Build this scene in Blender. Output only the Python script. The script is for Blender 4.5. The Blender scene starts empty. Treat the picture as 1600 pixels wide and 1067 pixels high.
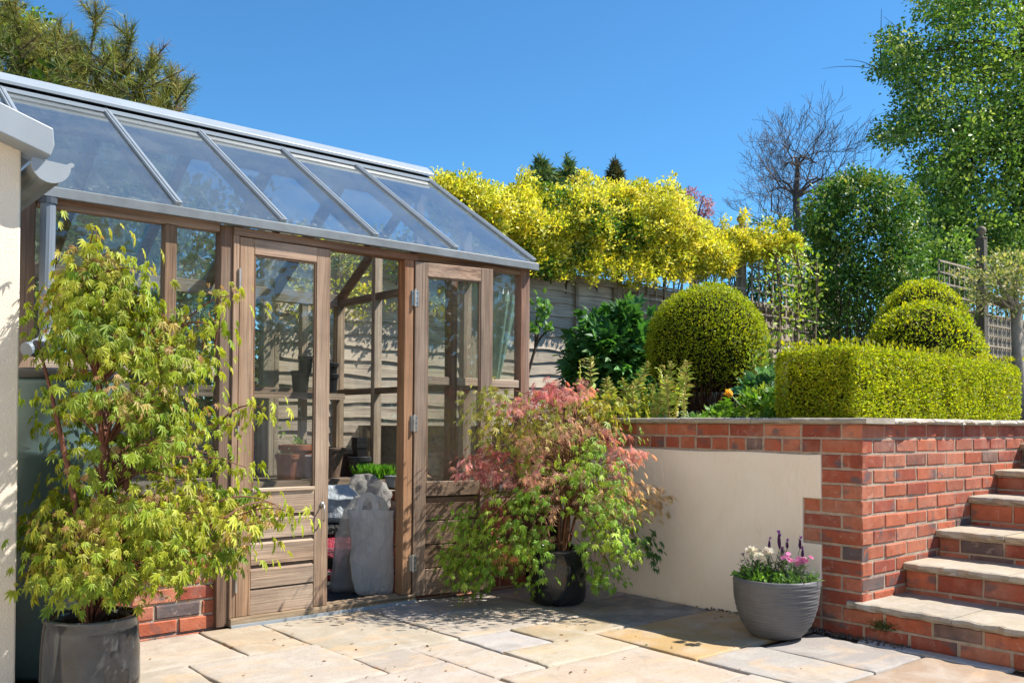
import bpy, math, random
import numpy as np
from mathutils import Vector, Matrix

random.seed(11)
rng = np.random.default_rng(11)
scene = bpy.context.scene
COL = scene.collection
LOC = {}

# ------------------------------------------------------------------ camera model
FPX, PITCH, ROLL, YAW, CY = 1427.5, .0242187, .00629623, .87147, 628.47
fw = np.array([math.cos(YAW)*math.cos(PITCH), math.sin(YAW)*math.cos(PITCH), math.sin(PITCH)])
rt = np.array([math.sin(YAW), -math.cos(YAW), 0.0])
up = np.cross(rt, fw)
RT = math.cos(ROLL)*rt + math.sin(ROLL)*up
UP = -math.sin(ROLL)*rt + math.cos(ROLL)*up
CAM = np.array([0, 0, 1.016])

def at(x, y, depth):
    """world point seen at photograph pixel x, y, that many metres in front of the lens"""
    return CAM + (fw + RT*(x-800)/FPX - UP*(y-CY)/FPX)*depth

SUN = np.array([1.0, -.66, 1.46]); SUN /= np.linalg.norm(SUN)

# ------------------------------------------------------------------ mesh helpers
def link(o, parent=None):
    COL.objects.link(o)
    if parent is not None:
        o.parent = parent
    return o

LABELS = {}
def tag(o, label, cat, group=None, kind=None):
    if label:
        o['label'] = label
    if cat:
        o['category'] = cat
    if group:
        o['group'] = group
    if kind:
        o['kind'] = kind
    return o

def thing(name, label, cat, loc=(0, 0, 0), group=None):
    o = bpy.data.objects.new(name, None)
    o.empty_display_size = .1
    o.location = loc
    link(o)
    LOC[o.name] = np.array(loc, float)
    return tag(o, label, cat, group)

def np_mesh(name, V, F, C, mat, parent=None, smooth=False):
    """V (n,3), F list of int arrays with equal row length each, C (n,3)"""
    off = LOC.get(parent.name, np.zeros(3)) if parent is not None else np.zeros(3)
    V = np.asarray(V, np.float32) - off.astype(np.float32)
    me = bpy.data.meshes.new(name)
    me.vertices.add(len(V))
    me.vertices.foreach_set('co', V.ravel())
    loops = np.concatenate([f.ravel() for f in F]).astype(np.int32)
    sizes = np.concatenate([np.full(len(f), f.shape[1], np.int32) for f in F])
    starts = np.concatenate([[0], np.cumsum(sizes)[:-1]]).astype(np.int32)
    me.loops.add(len(loops)); me.loops.foreach_set('vertex_index', loops)
    me.polygons.add(len(sizes))
    me.polygons.foreach_set('loop_start', starts)
    try:
        me.polygons.foreach_set('loop_total', sizes)
    except Exception:
        pass
    if smooth:
        me.polygons.foreach_set('use_smooth', np.ones(len(sizes), bool))
    me.update(calc_edges=True)
    me.validate()
    a = me.color_attributes.new('Col', 'FLOAT_COLOR', 'POINT')
    c4 = np.ones((len(V), 4), np.float32); c4[:, :3] = C
    a.data.foreach_set('color', c4.ravel())
    me.materials.append(mat)
    o = bpy.data.objects.new(name, me)
    link(o, parent)
    LOC[o.name] = off
    return o

class MB:
    def __init__(s):
        s.v, s.f, s.c = [], [], []
    def add(s, vs, fs, col=(1, 1, 1)):
        b = len(s.v)
        s.v += [tuple(v) for v in vs]
        s.f += [tuple(i+b for i in f) for f in fs]
        s.c += [tuple(col)]*len(vs)
    def box(s, x0, x1, y0, y1, z0, z1, col=(1, 1, 1), jit=0):
        vs = [(x, y, z) for z in (z0, z1) for y in (y0, y1) for x in (x0, x1)]
        if jit:
            vs = [tuple(c+random.uniform(-jit, jit) for c in v) for v in vs]
        s.add(vs, [(0, 2, 3, 1), (4, 5, 7, 6), (0, 1, 5, 4), (2, 6, 7, 3), (0, 4, 6, 2), (1, 3, 7, 5)], col)
    def bar(s, p, q, w, h, side=(0, 0, 1), col=(1, 1, 1)):
        """beam of width w (across) and height h (along side) from p to q"""
        p, q = np.array(p, float), np.array(q, float)
        d = q-p; d /= np.linalg.norm(d)
        a = np.cross(d, side); a /= np.linalg.norm(a)
        b = np.cross(a, d)
        vs = []
        for e in (p, q):
            for i, j in ((-1, -1), (1, -1), (1, 1), (-1, 1)):
                vs.append(e+a*w/2*i+b*h/2*j)
        s.add(vs, [(3, 2, 1, 0), (4, 5, 6, 7), (0, 1, 5, 4), (1, 2, 6, 5), (2, 3, 7, 6), (3, 0, 4, 7)], col)
    def prism(s, poly, axis, a, b, col=(1, 1, 1)):
        """poly: list of 2D points in the plane without axis; extruded from a to b along axis"""
        n = len(poly)
        def mk(u, v, w):
            return [(w, u, v), (u, w, v), (u, v, w)][axis]
        vs = [mk(u, v, a) for u, v in poly]+[mk(u, v, b) for u, v in poly]
        fs = [tuple(range(n)), tuple(range(2*n-1, n-1, -1))]
        for i in range(n):
            j = (i+1) % n
            fs.append((i, i+n, j+n, j))
        s.add(vs, fs, col)
    def tube(s, pts, r, n=6, col=(1, 1, 1), cap=True):
        pts = [np.array(p, float) for p in pts]
        m = len(pts)
        if not hasattr(r, '__len__'):
            r = [r]*m
        ref = np.array((.31, .17, .93))
        vs = []
        for i, p in enumerate(pts):
            d = pts[min(i+1, m-1)]-pts[max(i-1, 0)]
            d = d/(np.linalg.norm(d)+1e-9)
            a = np.cross(d, ref)
            if np.linalg.norm(a) < .1:
                a = np.cross(d, (1, 0, 0))
            a /= np.linalg.norm(a); b = np.cross(d, a)
            for k in range(n):
                t = 2*math.pi*k/n
                vs.append(p+(a*math.cos(t)+b*math.sin(t))*r[i])
        fs = []
        for i in range(m-1):
            for k in range(n):
                k2 = (k+1) % n
                fs.append((i*n+k, i*n+k2, (i+1)*n+k2, (i+1)*n+k))
        if cap:
            fs.append(tuple(range(n-1, -1, -1)))
            fs.append(tuple((m-1)*n+k for k in range(n)))
        s.add(vs, fs, col)
    def lathe(s, prof, cx, cy, n=40, col=(1, 1, 1), z0=0, fn=None):
        vs = []
        for r, z in prof:
            for k in range(n):
                t = 2*math.pi*k/n
                rr = r if fn is None else r*fn(t, z)
                vs.append((cx+rr*math.cos(t), cy+rr*math.sin(t), z0+z))
        fs = []
        for i in range(len(prof)-1):
            for k in range(n):
                k2 = (k+1) % n
                fs.append((i*n+k, i*n+k2, (i+1)*n+k2, (i+1)*n+k))
        fs.append(tuple(range(n-1, -1, -1)))
        fs.append(tuple((len(prof)-1)*n+k for k in range(n)))
        s.add(vs, fs, col)
    def build(s, name, mat, parent=None, smooth=False, bevel=0, seg=1):
        off = LOC.get(parent.name, np.zeros(3)) if parent is not None else np.zeros(3)
        me = bpy.data.meshes.new(name)
        V = np.array(s.v, float)-off
        me.from_pydata([tuple(v) for v in V], [], s.f)
        a = me.color_attributes.new('Col', 'FLOAT_COLOR', 'POINT')
        c4 = np.ones((len(V), 4), np.float32); c4[:, :3] = np.array(s.c)
        a.data.foreach_set('color', c4.ravel())
        if smooth:
            me.polygons.foreach_set('use_smooth', np.ones(len(me.polygons), bool))
        me.materials.append(mat)
        o = bpy.data.objects.new(name, me)
        link(o, parent)
        LOC[o.name] = off
        if bevel:
            m = o.modifiers.new('edge', 'BEVEL')
            m.width = bevel; m.segments = seg; m.limit_method = 'ANGLE'; m.angle_limit = math.radians(50)
        return o

# ------------------------------------------------------------------ materials
class NT:
    def __init__(s, name):
        s.m = bpy.data.materials.new(name); s.m.use_nodes = True
        s.t = s.m.node_tree; s.t.nodes.clear()
        s.out = s.n('ShaderNodeOutputMaterial')
    def n(s, typ, inp=None, **kw):
        x = s.t.nodes.new(typ)
        for k, v in kw.items():
            setattr(x, k, v)
        for k, v in (inp or {}).items():
            s.set(x.inputs[k], v)
        return x
    def set(s, sock, v):
        if isinstance(v, bpy.types.NodeSocket):
            s.t.links.new(v, sock)
        else:
            sock.default_value = v
    def attr(s, nm='Col'):
        return s.n('ShaderNodeAttribute', attribute_name=nm).outputs['Color']
    def coord(s, scale=(1, 1, 1), rot=(0, 0, 0)):
        c = s.n('ShaderNodeTexCoord').outputs['Object']
        return s.n('ShaderNodeMapping', {'Vector': c, 'Scale': scale, 'Rotation': rot}).outputs[0]
    def noise(s, vec, scale, detail=4, rough=.55, dist=0):
        return s.n('ShaderNodeTexNoise', {'Vector': vec, 'Scale': scale, 'Detail': detail, 'Roughness': rough, 'Distortion': dist}).outputs['Fac']
    def ramp(s, fac, stops):
        r = s.n('ShaderNodeValToRGB', {'Fac': fac})
        e = r.color_ramp.elements
        while len(e) < len(stops):
            e.new(.5)
        for el, (p, c) in zip(e, stops):
            el.position = p
            el.color = (c, c, c, 1) if not hasattr(c, '__len__') else (*c, 1)
        return r.outputs['Color']
    def mix(s, fac, a, b, mode='MIX'):
        x = s.n('ShaderNodeMix', data_type='RGBA', blend_type=mode)
        s.set(x.inputs[0], fac)
        for i, v in ((6, a), (7, b)):
            if not isinstance(v, bpy.types.NodeSocket) and len(v) == 3:
                v = (*v, 1)
            s.set(x.inputs[i], v)
        return x.outputs[2]
    def math(s, op, a, b=0):
        x = s.n('ShaderNodeMath', operation=op)
        s.set(x.inputs[0], a); s.set(x.inputs[1], b)
        return x.outputs[0]
    def bump(s, h, strength=.5, dist=.01, normal=None):
        i = {'Height': h, 'Strength': strength, 'Distance': dist}
        if normal is not None:
            i['Normal'] = normal
        return s.n('ShaderNodeBump', i).outputs[0]
    def bsdf(s, col, rough=.6, normal=None, spec=.4, metal=0, **kw):
        if not isinstance(col, bpy.types.NodeSocket) and len(col) == 3:
            col = (*col, 1)
        i = {'Base Color': col, 'Roughness': rough, 'Specular IOR Level': spec, 'Metallic': metal}
        if normal is not None:
            i['Normal'] = normal
        i.update(kw)
        return s.n('ShaderNodeBsdfPrincipled', i).outputs[0]
    def done(s, sh):
        s.t.links.new(sh, s.out.inputs['Surface'])
        return s.m

def m_wood(name, c1, c2, axis, c3=None, rough=.7, scale=1.0, bumps=.4):
    t = NT(name)
    sc = [38*scale]*3; sc[axis] = 1.6*scale
    v = t.coord(sc)
    g = t.noise(v, 1.0, 6, .65, .6)
    sc2 = [5*scale]*3; sc2[axis] = .5*scale
    b = t.noise(t.coord(sc2), 1.0, 3, .5, .3)
    col = t.mix(t.ramp(g, [(.3, 0), (.7, 1)]), c1, c2)
    if c3:
        col = t.mix(t.ramp(b, [(.42, 0), (.62, 1)]), col, c3)
    sc3 = [160*scale]*3; sc3[axis] = 3*scale
    fine = t.noise(t.coord(sc3), 1.0, 2, .5)
    col = t.mix(t.ramp(fine, [(.3, .62), (.55, 1.0)]), (0, 0, 0), col)
    dirt = t.noise(t.coord(), 3.0, 5, .6)
    col = t.mix(t.ramp(dirt, [(.35, .72), (.6, 1.0)]), (0.02, .016, .012), col)
    col = t.mix(1.0, col, t.attr(), 'MULTIPLY')
    n = t.bump(t.math('ADD', g, fine), bumps, .004)
    return t.done(t.bsdf(col, rough, n, .25))

def m_plain(name, c, rough=.6, var=.25, nscale=8, bumps=.1, spec=.4, metal=0, bdist=.004, c2=None, fine=60):
    t = NT(name)
    v = t.coord()
    n = t.noise(v, nscale, 6, .6)
    n2 = t.noise(v, fine, 3, .6)
    c2 = c2 or tuple(x*(1-var) for x in c)
    col = t.mix(t.ramp(n, [(.35, 0), (.65, 1)]), c2, c)
    col = t.mix(1.0, col, t.attr(), 'MULTIPLY')
    return t.done(t.bsdf(col, rough, t.bump(t.math('ADD', n2, n), bumps, bdist), spec, metal))

def m_leaf(name, trans=.38, rough=.45, spec=.35, tint=(1.25, 1.2, .55)):
    t = NT(name)
    a = t.attr()
    v = t.coord()
    n = t.noise(v, 45, 2, .5)
    col = t.mix(t.ramp(n, [(.3, .78), (.7, 1.0)]), (0, 0, 0), a)
    p = t.bsdf(col, rough, None, spec)
    tc = t.mix(1.0, col, (*tint, 1), 'MULTIPLY')
    tr = t.n('ShaderNodeBsdfTranslucent', {'Color': tc}).outputs[0]
    return t.done(t.n('ShaderNodeMixShader', {0: trans, 1: p, 2: tr}).outputs[0])

def m_brick():
    t = NT('clay_brick')
    v = t.coord()
    a = t.attr()
    n = t.noise(v, 14, 5, .65, .4)
    n2 = t.noise(v, 90, 4, .7)
    col = t.mix(t.ramp(n, [(.3, .72), (.65, 1.0)]), (.02, .012, .01), a)
    pale = t.noise(v, 6, 4, .6)
    col = t.mix(t.math('MULTIPLY', t.ramp(pale, [(.48, 0), (.68, 1)]), .30), col, (.46, .28, .21))
    bl = t.noise(v, 19, 6, .75, .8)
    col = t.mix(t.math('MULTIPLY', t.ramp(bl, [(.58, 0), (.66, 1)]), .32), col, (.56, .44, .36))
    col = t.mix(t.math('MULTIPLY', t.ramp(bl, [(.34, 1), (.42, 0)]), .5), col, (.10, .05, .035))
    col = t.mix(t.ramp(n2, [(.62, 0), (.72, .5)]), col, (.09, .04, .03))
    fl = t.noise(t.coord((1, 1, 1.5)), 7.5, 3, .5)
    col = t.mix(t.math('MULTIPLY', t.ramp(fl, [(.57, 0), (.68, 1)]), .78), col, (.105, .10, .105))
    nn = t.bump(t.math('ADD', n2, t.math('MULTIPLY', n, .8)), .55, .004)
    return t.done(t.bsdf(col, .82, nn, .2))

def m_stone(name, base_mul=(1, 1, 1), vein=(.50, .34, .20), k=.62):
    """riven sandstone: attribute colour, drifting iron stains, speckle, ripples"""
    t = NT(name)
    v = t.coord()
    a = t.mix(1.0, t.attr(), (*base_mul, 1), 'MULTIPLY')
    n = t.noise(t.coord((1, 1.7, 1), (0, 0, .5)), 2.6, 7, .62, 1.1)
    col = t.mix(t.math('MULTIPLY', t.ramp(n, [(.5, 0), (.66, 1)]), k), a, vein)
    n1 = t.noise(v, 5.5, 6, .6, .5)
    col = t.mix(t.math('MULTIPLY', t.ramp(n1, [(.46, 0), (.62, 1)]), .42), col, (.46, .42, .37))
    lay = t.noise(t.coord((2, 9, 1), (0, 0, .35)), 2.2, 8, .7, 1.6)
    col = t.mix(t.math('MULTIPLY', t.ramp(lay, [(.52, 0), (.60, 1)]), .35), col, (.30, .25, .20))
    dk = t.noise(t.coord((1, 1, 1), (0, 0, 1.1)), 3.4, 6, .7, .8)
    col = t.mix(t.math('MULTIPLY', t.ramp(dk, [(.56, 0), (.75, 1)]), .55), col, (.20, .17, .14))
    sp = t.noise(v, 130, 3, .7)
    col = t.mix(t.ramp(sp, [(.3, .75), (.5, 1.0)]), (.1, .085, .07), col)
    h = t.math('ADD', t.math('MULTIPLY', n1, 1.2), t.math('MULTIPLY', t.noise(v, 38, 5, .6), .35))
    return t.done(t.bsdf(col, .75, t.bump(h, .45, .012), .28))

def m_glass(name, dirt_lo, dirt_hi, dirt_col=(.42, .42, .36), refl=1.0, tint=(.93, .95, .95), nscale=3.0, crust=None):
    t = NT(name)
    v = t.coord()
    n = t.noise(v, nscale, 7, .7, .3)
    n2 = t.noise(v, 60, 3, .7)
    fac = t.math('MULTIPLY', t.ramp(n, [(.3, dirt_lo), (.75, dirt_hi)]), t.ramp(n2, [(.25, .55), (.7, 1.0)]))
    if crust:   # algae and lichen gathered along the lower and upper edges of the sloping panes
        z = t.n('ShaderNodeSeparateXYZ', {'Vector': v}).outputs['Z']
        lo = t.n('ShaderNodeMapRange', {'Value': z, 'From Min': crust[0], 'From Max': crust[0]+.20, 'To Min': 1.0, 'To Max': 0.0}).outputs[0]
        hi = t.n('ShaderNodeMapRange', {'Value': z, 'From Min': crust[1]-.07, 'From Max': crust[1], 'To Min': 0.0, 'To Max': .8}).outputs[0]
        bl = t.noise(v, 26, 6, .75, .5)
        m_ = t.math('MULTIPLY', t.math('MAXIMUM', lo, hi), t.ramp(bl, [(.50, 0), (.66, .5)]))
        st = t.noise(t.coord((30, 2, 2), (0, 0, .15)), 1.0, 4, .6)
        fac = t.math('MAXIMUM', t.math('ADD', fac, t.math('MULTIPLY', t.ramp(st, [(.55, 0), (.75, 1)]), .05)), m_)
    tr = t.n('ShaderNodeBsdfTransparent', {'Color': (*tint, 1)}).outputs[0]
    gl = t.n('ShaderNodeBsdfGlossy', {'Color': (1, 1, 1, 1), 'Roughness': .012}).outputs[0]
    fc = t.n('ShaderNodeLayerWeight', {'Blend': .5}).outputs['Facing']
    fr = t.math('ADD', .045, t.math('MULTIPLY', t.math('POWER', fc, 5.0), .95))
    g = t.n('ShaderNodeMixShader', {0: t.math('MULTIPLY', fr, refl), 1: tr, 2: gl}).outputs[0]
    df = t.n('ShaderNodeBsdfDiffuse', {'Color': (*dirt_col, 1)}).outputs[0]
    tl = t.n('ShaderNodeBsdfTranslucent', {'Color': (*dirt_col, 1)}).outputs[0]
    d = t.n('ShaderNodeMixShader', {0: .4, 1: df, 2: tl}).outputs[0]
    return t.done(t.n('ShaderNodeMixShader', {0: fac, 1: g, 2: d}).outputs[0])

CEDAR = dict(c1=(.085, .042, .026), c2=(.36, .20, .12), c3=(.31, .225, .165))
W = [m_wood('cedar_along_x', axis=0, **CEDAR), m_wood('cedar_along_y', axis=1, **CEDAR), m_wood('cedar_along_z', axis=2, **CEDAR)]
GRYW = dict(c1=(.115, .075, .052), c2=(.52, .385, .28), c3=(.43, .35, .28))
WG = [m_wood('weathered_cedar_x', axis=0, **GRYW), m_wood('weathered_cedar_y', axis=1, **GRYW), m_wood('weathered_cedar_z', axis=2, **GRYW)]
FNC = dict(c1=(.26, .215, .17), c2=(.66, .57, .46), c3=(.50, .43, .34))
WF = [m_wood('silvered_larch_x', axis=0, **FNC), m_wood('silvered_larch_y', axis=1, **FNC), m_wood('silvered_larch_z', axis=2, **FNC)]
M_ALU = m_plain('grey_powder_coat', (.29, .33, .37), .38, .12, 5, .05, .5, .0)
M_ALUD = m_plain('grey_gutter_metal', (.20, .22, .235), .45, .3, 7, .08, .4)
M_STEEL = m_plain('worn_steel', (.55, .54, .52), .4, .3, 30, .1, .5, .8)
M_BRICK = m_brick()
M_MORTAR = m_plain('lime_mortar', (.46, .365, .285), .95, .3, 25, .6, .1, bdist=.006, fine=180)
M_SLAB = m_stone('indian_sandstone')
M_TREAD = m_stone('buff_sandstone', vein=(.52, .40, .27), k=.35)
M_COPE = m_stone('coping_sandstone', vein=(.45, .38, .3), k=.4)
def m_render():
    t = NT('cream_render')
    v = t.coord()
    n = t.noise(v, 2.2, 7, .65, .6); n2 = t.noise(t.coord((1, 3, .7), (.5, 0, 0)), 9, 5, .6, .8); f = t.noise(v, 240, 3, .6)
    col = t.mix(t.ramp(n, [(.38, 0), (.64, 1)]), (.88, .76, .615), (.93, .825, .695))
    col = t.mix(t.math('MULTIPLY', t.ramp(n2, [(.58, 0), (.75, 1)]), .35), col, (.78, .66, .52))
    sp = t.noise(v, 55, 4, .7)
    col = t.mix(t.math('MULTIPLY', t.ramp(sp, [(.68, 0), (.74, 1)]), .5), col, (.40, .31, .22))
    h = t.math('ADD', t.math('MULTIPLY', n2, 1.6), t.math('MULTIPLY', f, .35))
    return t.done(t.bsdf(col, .9, t.bump(h, .55, .006), .15))
M_RENDER = m_render()
M_HOUSE = m_plain('cream_masonry_paint', (.80, .72, .60), .9, .05, 4, .5, .15, bdist=.006, fine=150)
M_SOIL = m_plain('dark_soil', (.07, .05, .035), .95, .6, 30, 1.0, .1, bdist=.02, fine=140)
M_JOINT = m_plain('mossy_joint_sand', (.10, .065, .035), .95, .5, 12, .8, .1, bdist=.01, c2=(.035, .028, .02), fine=160)
M_SLATE = m_plain('slate_chippings', (.055, .058, .065), .7, .6, 45, 1.0, .4, bdist=.02, fine=120)
M_LAWN = m_plain('far_lawn', (.06, .09, .025), .9, .4, 3, .6, .1, bdist=.03)
M_BARK = m_plain('rough_bark', (.12, .085, .06), .9, .5, 20, .8, .15, bdist=.01)
M_TWIG = m_plain('grey_twig', (.16, .13, .115), .85, .35, 20, .3, .15)
M_RTWIG = m_plain('reddish_twig', (.20, .085, .06), .7, .4, 25, .3, .25)
M_CANE = m_plain('bamboo_cane', (.42, .32, .17), .6, .3, 30, .2, .3)
M_POTGLAZE = m_plain('black_pot_glaze', (.022, .024, .027), .12, .5, 6, .06, .6)
M_TERRA = m_plain('terracotta', (.36, .13, .07), .8, .35, 14, .3, .2)
M_BLKPL = m_plain('black_plastic', (.018, .018, .02), .35, .3, 20, .05, .5)
M_GRYPL = m_plain('grey_plastic', (.32, .34, .35), .5, .2, 20, .05, .4)
M_BRNPOT = m_plain('speckled_brown_pot', (.20, .135, .10), .6, .5, 40, .1, .4)
M_BOX = m_plain('kraft_cardboard', (.40, .27, .16), .85, .15, 15, .15, .15)
M_WHITE = m_plain('off_white', (.75, .74, .70), .7, .1, 20, .05, .3)
M_CLOTH = m_plain('green_parasol_fabric', (.16, .27, .215), .85, .25, 8, .3, .15)
M_CORE = m_plain('inner_shade_core', (.028, .03, .012), .95, .5, 40, 1.0, .05, bdist=.03)  # near-black colour stands in for the shade among inner twigs
M_LEAF = m_leaf('leaf')
M_LEAFG = m_leaf('glossy_leaf', .30, .48, .28)
M_HEDGE = m_leaf('box_leaf', .42, .5, .25, (1.3, 1.35, .5))
M_PETAL = m_leaf('petal', .35, .6, .2, (1.1, 1, 1))
M_NEEDLE = m_leaf('needle', .15, .6, .2)
M_GLASS = m_glass('window_glass', .004, .075, (.46, .43, .35), tint=(.97, .975, .965))
M_RGLASS = m_glass('roof_glass', .05, .27, (.38, .41, .40), 1.5, (.84, .90, .93), 2.2, (2.05, 2.80))

# ------------------------------------------------------------------ foliage helpers
def unit(a):
    return a/(np.linalg.norm(a, axis=-1, keepdims=True)+1e-9)

T_DIAM = (np.array([(0, 0, 0), (.30, .45, .07), (0, 1, -.08), (-.30, .45, .07)]), [np.array([(0, 1, 2), (0, 2, 3)])])
T_OVAL = (np.array([(0, 0, 0), (.24, .25, .06), (.27, .6, .05), (0, 1, -.12), (-.27, .6, .05), (-.24, .25, .06)]),
          [np.array([(0, 1, 2, 3), (0, 3, 4, 5)])])
T_LANCE = (np.array([(0, 0, 0), (.10, .35, .03), (0, 1, -.15), (-.10, .35, .03)]), [np.array([(0, 1, 2), (0, 2, 3)])])
T_NEEDLE = (np.array([(-.03, 0, 0), (.03, 0, 0), (0, 1, 0)]), [np.array([(0, 1, 2)])])
def lobed(angs, lens, wid, droop):
    V, F = [], []
    for a, l in zip(angs, lens):
        a = math.radians(a); d = np.array((math.sin(a), math.cos(a), 0)); s = np.array((math.cos(a), -math.sin(a), 0))
        b = len(V)
        V += [d*.02, d*l*.42+s*wid*l+np.array((0, 0, .03-droop*.25*l)), d*l*.75+s*wid*.55*l+np.array((0, 0, -droop*.6*l*l)),
              d*l+np.array((0, 0, -droop*l*l*1.1)), d*l*.75-s*wid*.55*l+np.array((0, 0, -droop*.6*l*l)), d*l*.42-s*wid*l+np.array((0, 0, .03-droop*.25*l))]
        F += [(b, b+1, b+2, b+3), (b, b+3, b+4, b+5)]
    return np.array(V), [np.array(F)]
T_MAPLE = lobed((-115, -72, -35, 0, 35, 72, 115), (.42, .70, .92, 1.0, .92, .70, .42), .15, .42)
T_DISS = lobed((-120, -80, -48, -20, 8, 36, 66, 105), (.6, .8, .95, 1.0, 1.0, .95, .8, .6), .055, .55)
T_BIG = lobed((-95, -50, 0, 50, 95), (.5, .8, 1.0, .8, .5), .24, .35)

def leaves(name, P, D, N, S, C, tmpl, mat, parent):
    V0, F0 = tmpl
    P = np.asarray(P, float); n = len(P)
    D = unit(D); R = unit(np.cross(D, N)); N = np.cross(R, D)
    S = np.broadcast_to(np.asarray(S, float), (n,))[:, None, None]
    V = P[:, None, :] + S*(V0[None, :, 0:1]*R[:, None, :] + V0[None, :, 1:2]*D[:, None, :] + V0[None, :, 2:3]*N[:, None, :])
    k = len(V0)
    F = [(f[None, :, :] + (np.arange(n)*k)[:, None, None]).reshape(-1, f.shape[1]) for f in F0]
    Cc = np.repeat(np.asarray(C, float)[:, None, :], k, axis=1).reshape(-1, 3)
    return np_mesh(name, V.reshape(-1, 3), F, Cc, mat, parent)

def pick(cols, w, n, jit=.22):
    cols = np.array(cols, float); w = np.array(w, float); w /= w.sum()
    c = cols[rng.choice(len(cols), n, p=w)]
    return c*(1+rng.uniform(-jit, jit, (n, 1)))*(1+rng.uniform(-.07, .07, (n, 3)))

class Lump:
    def __init__(s, f=3.0, n=7):
        s.k = rng.normal(size=(n, 3))*f; s.p = rng.uniform(0, 6.28, n); s.a = rng.uniform(.5, 1, n); s.a /= s.a.sum()
    def __call__(s, d):
        return (np.sin(d@s.k.T+s.p)*s.a).sum(-1)

def sphere(n):
    d = rng.normal(size=(n, 3)); return unit(d)

def clumps(center, rad, m, k, rc, size, cols, w, tmpl, mat, parent, name='foliage', lump=.18, lf=2.6, upb=.35, flat=.6,
           dmin=-1.0, shell=.5, outb=.7, jit=.22, keep=None, sizejit=.35, hang=0):
    """foliage as m clumps of k leaves through the outer shell of a lumpy ellipsoid"""
    center = np.array(center, float); rad = np.array(rad, float)
    d = sphere(m*2); d = d[d[:, 2] > dmin][:m]
    L = Lump(lf)
    rr = (1+lump*L(d)*2)*(1-shell*rng.random(len(d))**1.6)
    cc = center+d*rad*rr[:, None]
    if keep is not None:
        msk = keep(cc); cc = cc[msk]; d = d[msk]
    n = len(cc)*k
    off = sphere(n)*(rng.random((n, 1))**.5)*rc
    off[:, 2] *= flat
    P = np.repeat(cc, k, 0)+off
    out = unit(np.repeat(d, k, 0)*outb+unit(off)*.7+rng.normal(size=(n, 3))*.35+np.array((0, 0, upb-hang)))
    nn = unit(np.repeat(d, k, 0)*.5+np.array((0, 0, .8))+rng.normal(size=(n, 3))*.5)
    S = size*(1+rng.uniform(-sizejit, sizejit, n))
    C = pick(cols, w, len(cc), .15)
    C = np.repeat(C, k, 0)*(1+rng.uniform(-jit, jit, (n, 1)))
    if keep is not None:
        msk = keep(P); P, out, nn, S, C = P[msk], out[msk], nn[msk], S[msk], C[msk]
    return leaves(name, P, out, nn, S, C, tmpl, mat, parent)

def branch_tree(mb, p, d, length, r, depth, spread=.6, nseg=4, up=.12, ratio=.72, kids=(2, 4), tips=None, sides=5, wob=.16, minr=.002):
    p = np.array(p, float); d = np.array(d, float)
    pts, rs = [p], [r]
    for i in range(nseg):
        d = unit(d+rng.normal(size=3)*wob+np.array((0, 0, up)))
        p = p+d*length/nseg
        pts.append(p); rs.append(max(minr, r*(1-.42*(i+1)/nseg)))
    mb.tube(pts, rs, sides if r > .012 else 3, cap=False)
    if depth == 0:
        if tips is not None:
            tips.append((p, d))
        return
    for j in range(random.randint(*kids)):
        t = random.randint(max(1, nseg//2), nseg)
        a = unit(np.cross(d, rng.normal(size=3)))
        nd = unit(d*math.cos(spread)+a*math.sin(spread)*random.uniform(.6, 1.2))
        branch_tree(mb, pts[t], nd, length*ratio*random.uniform(.75, 1.15), rs[t]*.68, depth-1, spread, nseg, up, ratio, kids, tips, sides, wob, minr)
    branch_tree(mb, pts[-1], d, length*ratio, rs[-1]*.9, depth-1, spread, nseg, up, ratio, kids, tips, sides, wob, minr)

# ================================================================== SETTING
# --- ground sheets
mb = MB(); mb.add([(-600, -600, -.06), (600, -600, -.06), (600, 600, -.06), (-600, 600, -.06)], [(0, 1, 2, 3)])
tag(mb.build('ground', M_JOINT), None, None, kind='structure')
mb = MB()
GX0, GY0, GZ = 4.24, 2.36, 1.0
poly = [(GX0, GY0), (500, GY0), (500, 500), (-500, 500), (-500, 7.35), (GX0, 7.35)]
mb.prism([(x, y) for x, y in poly], 2, -.02, GZ)
tag(mb.build('raised_soil', M_SOIL), None, None, kind='structure')
mb = MB(); mb.box(6.5, 60, -40, 2.30, .2, 1.05)
tag(mb.build('upper_path', M_SLAB), None, None, kind='structure')
mb = MB(); mb.box(-4, 4.16, -6, 4.44, -.05, -.014)
tag(mb.build('patio_joints', M_JOINT), None, None, kind='structure')
mb = MB(); mb.box(.8, 3.80, 4.46, 6.85, -.05, .004)
tag(mb.build('greenhouse_floor', M_SLATE), None, None, kind='structure')

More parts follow.
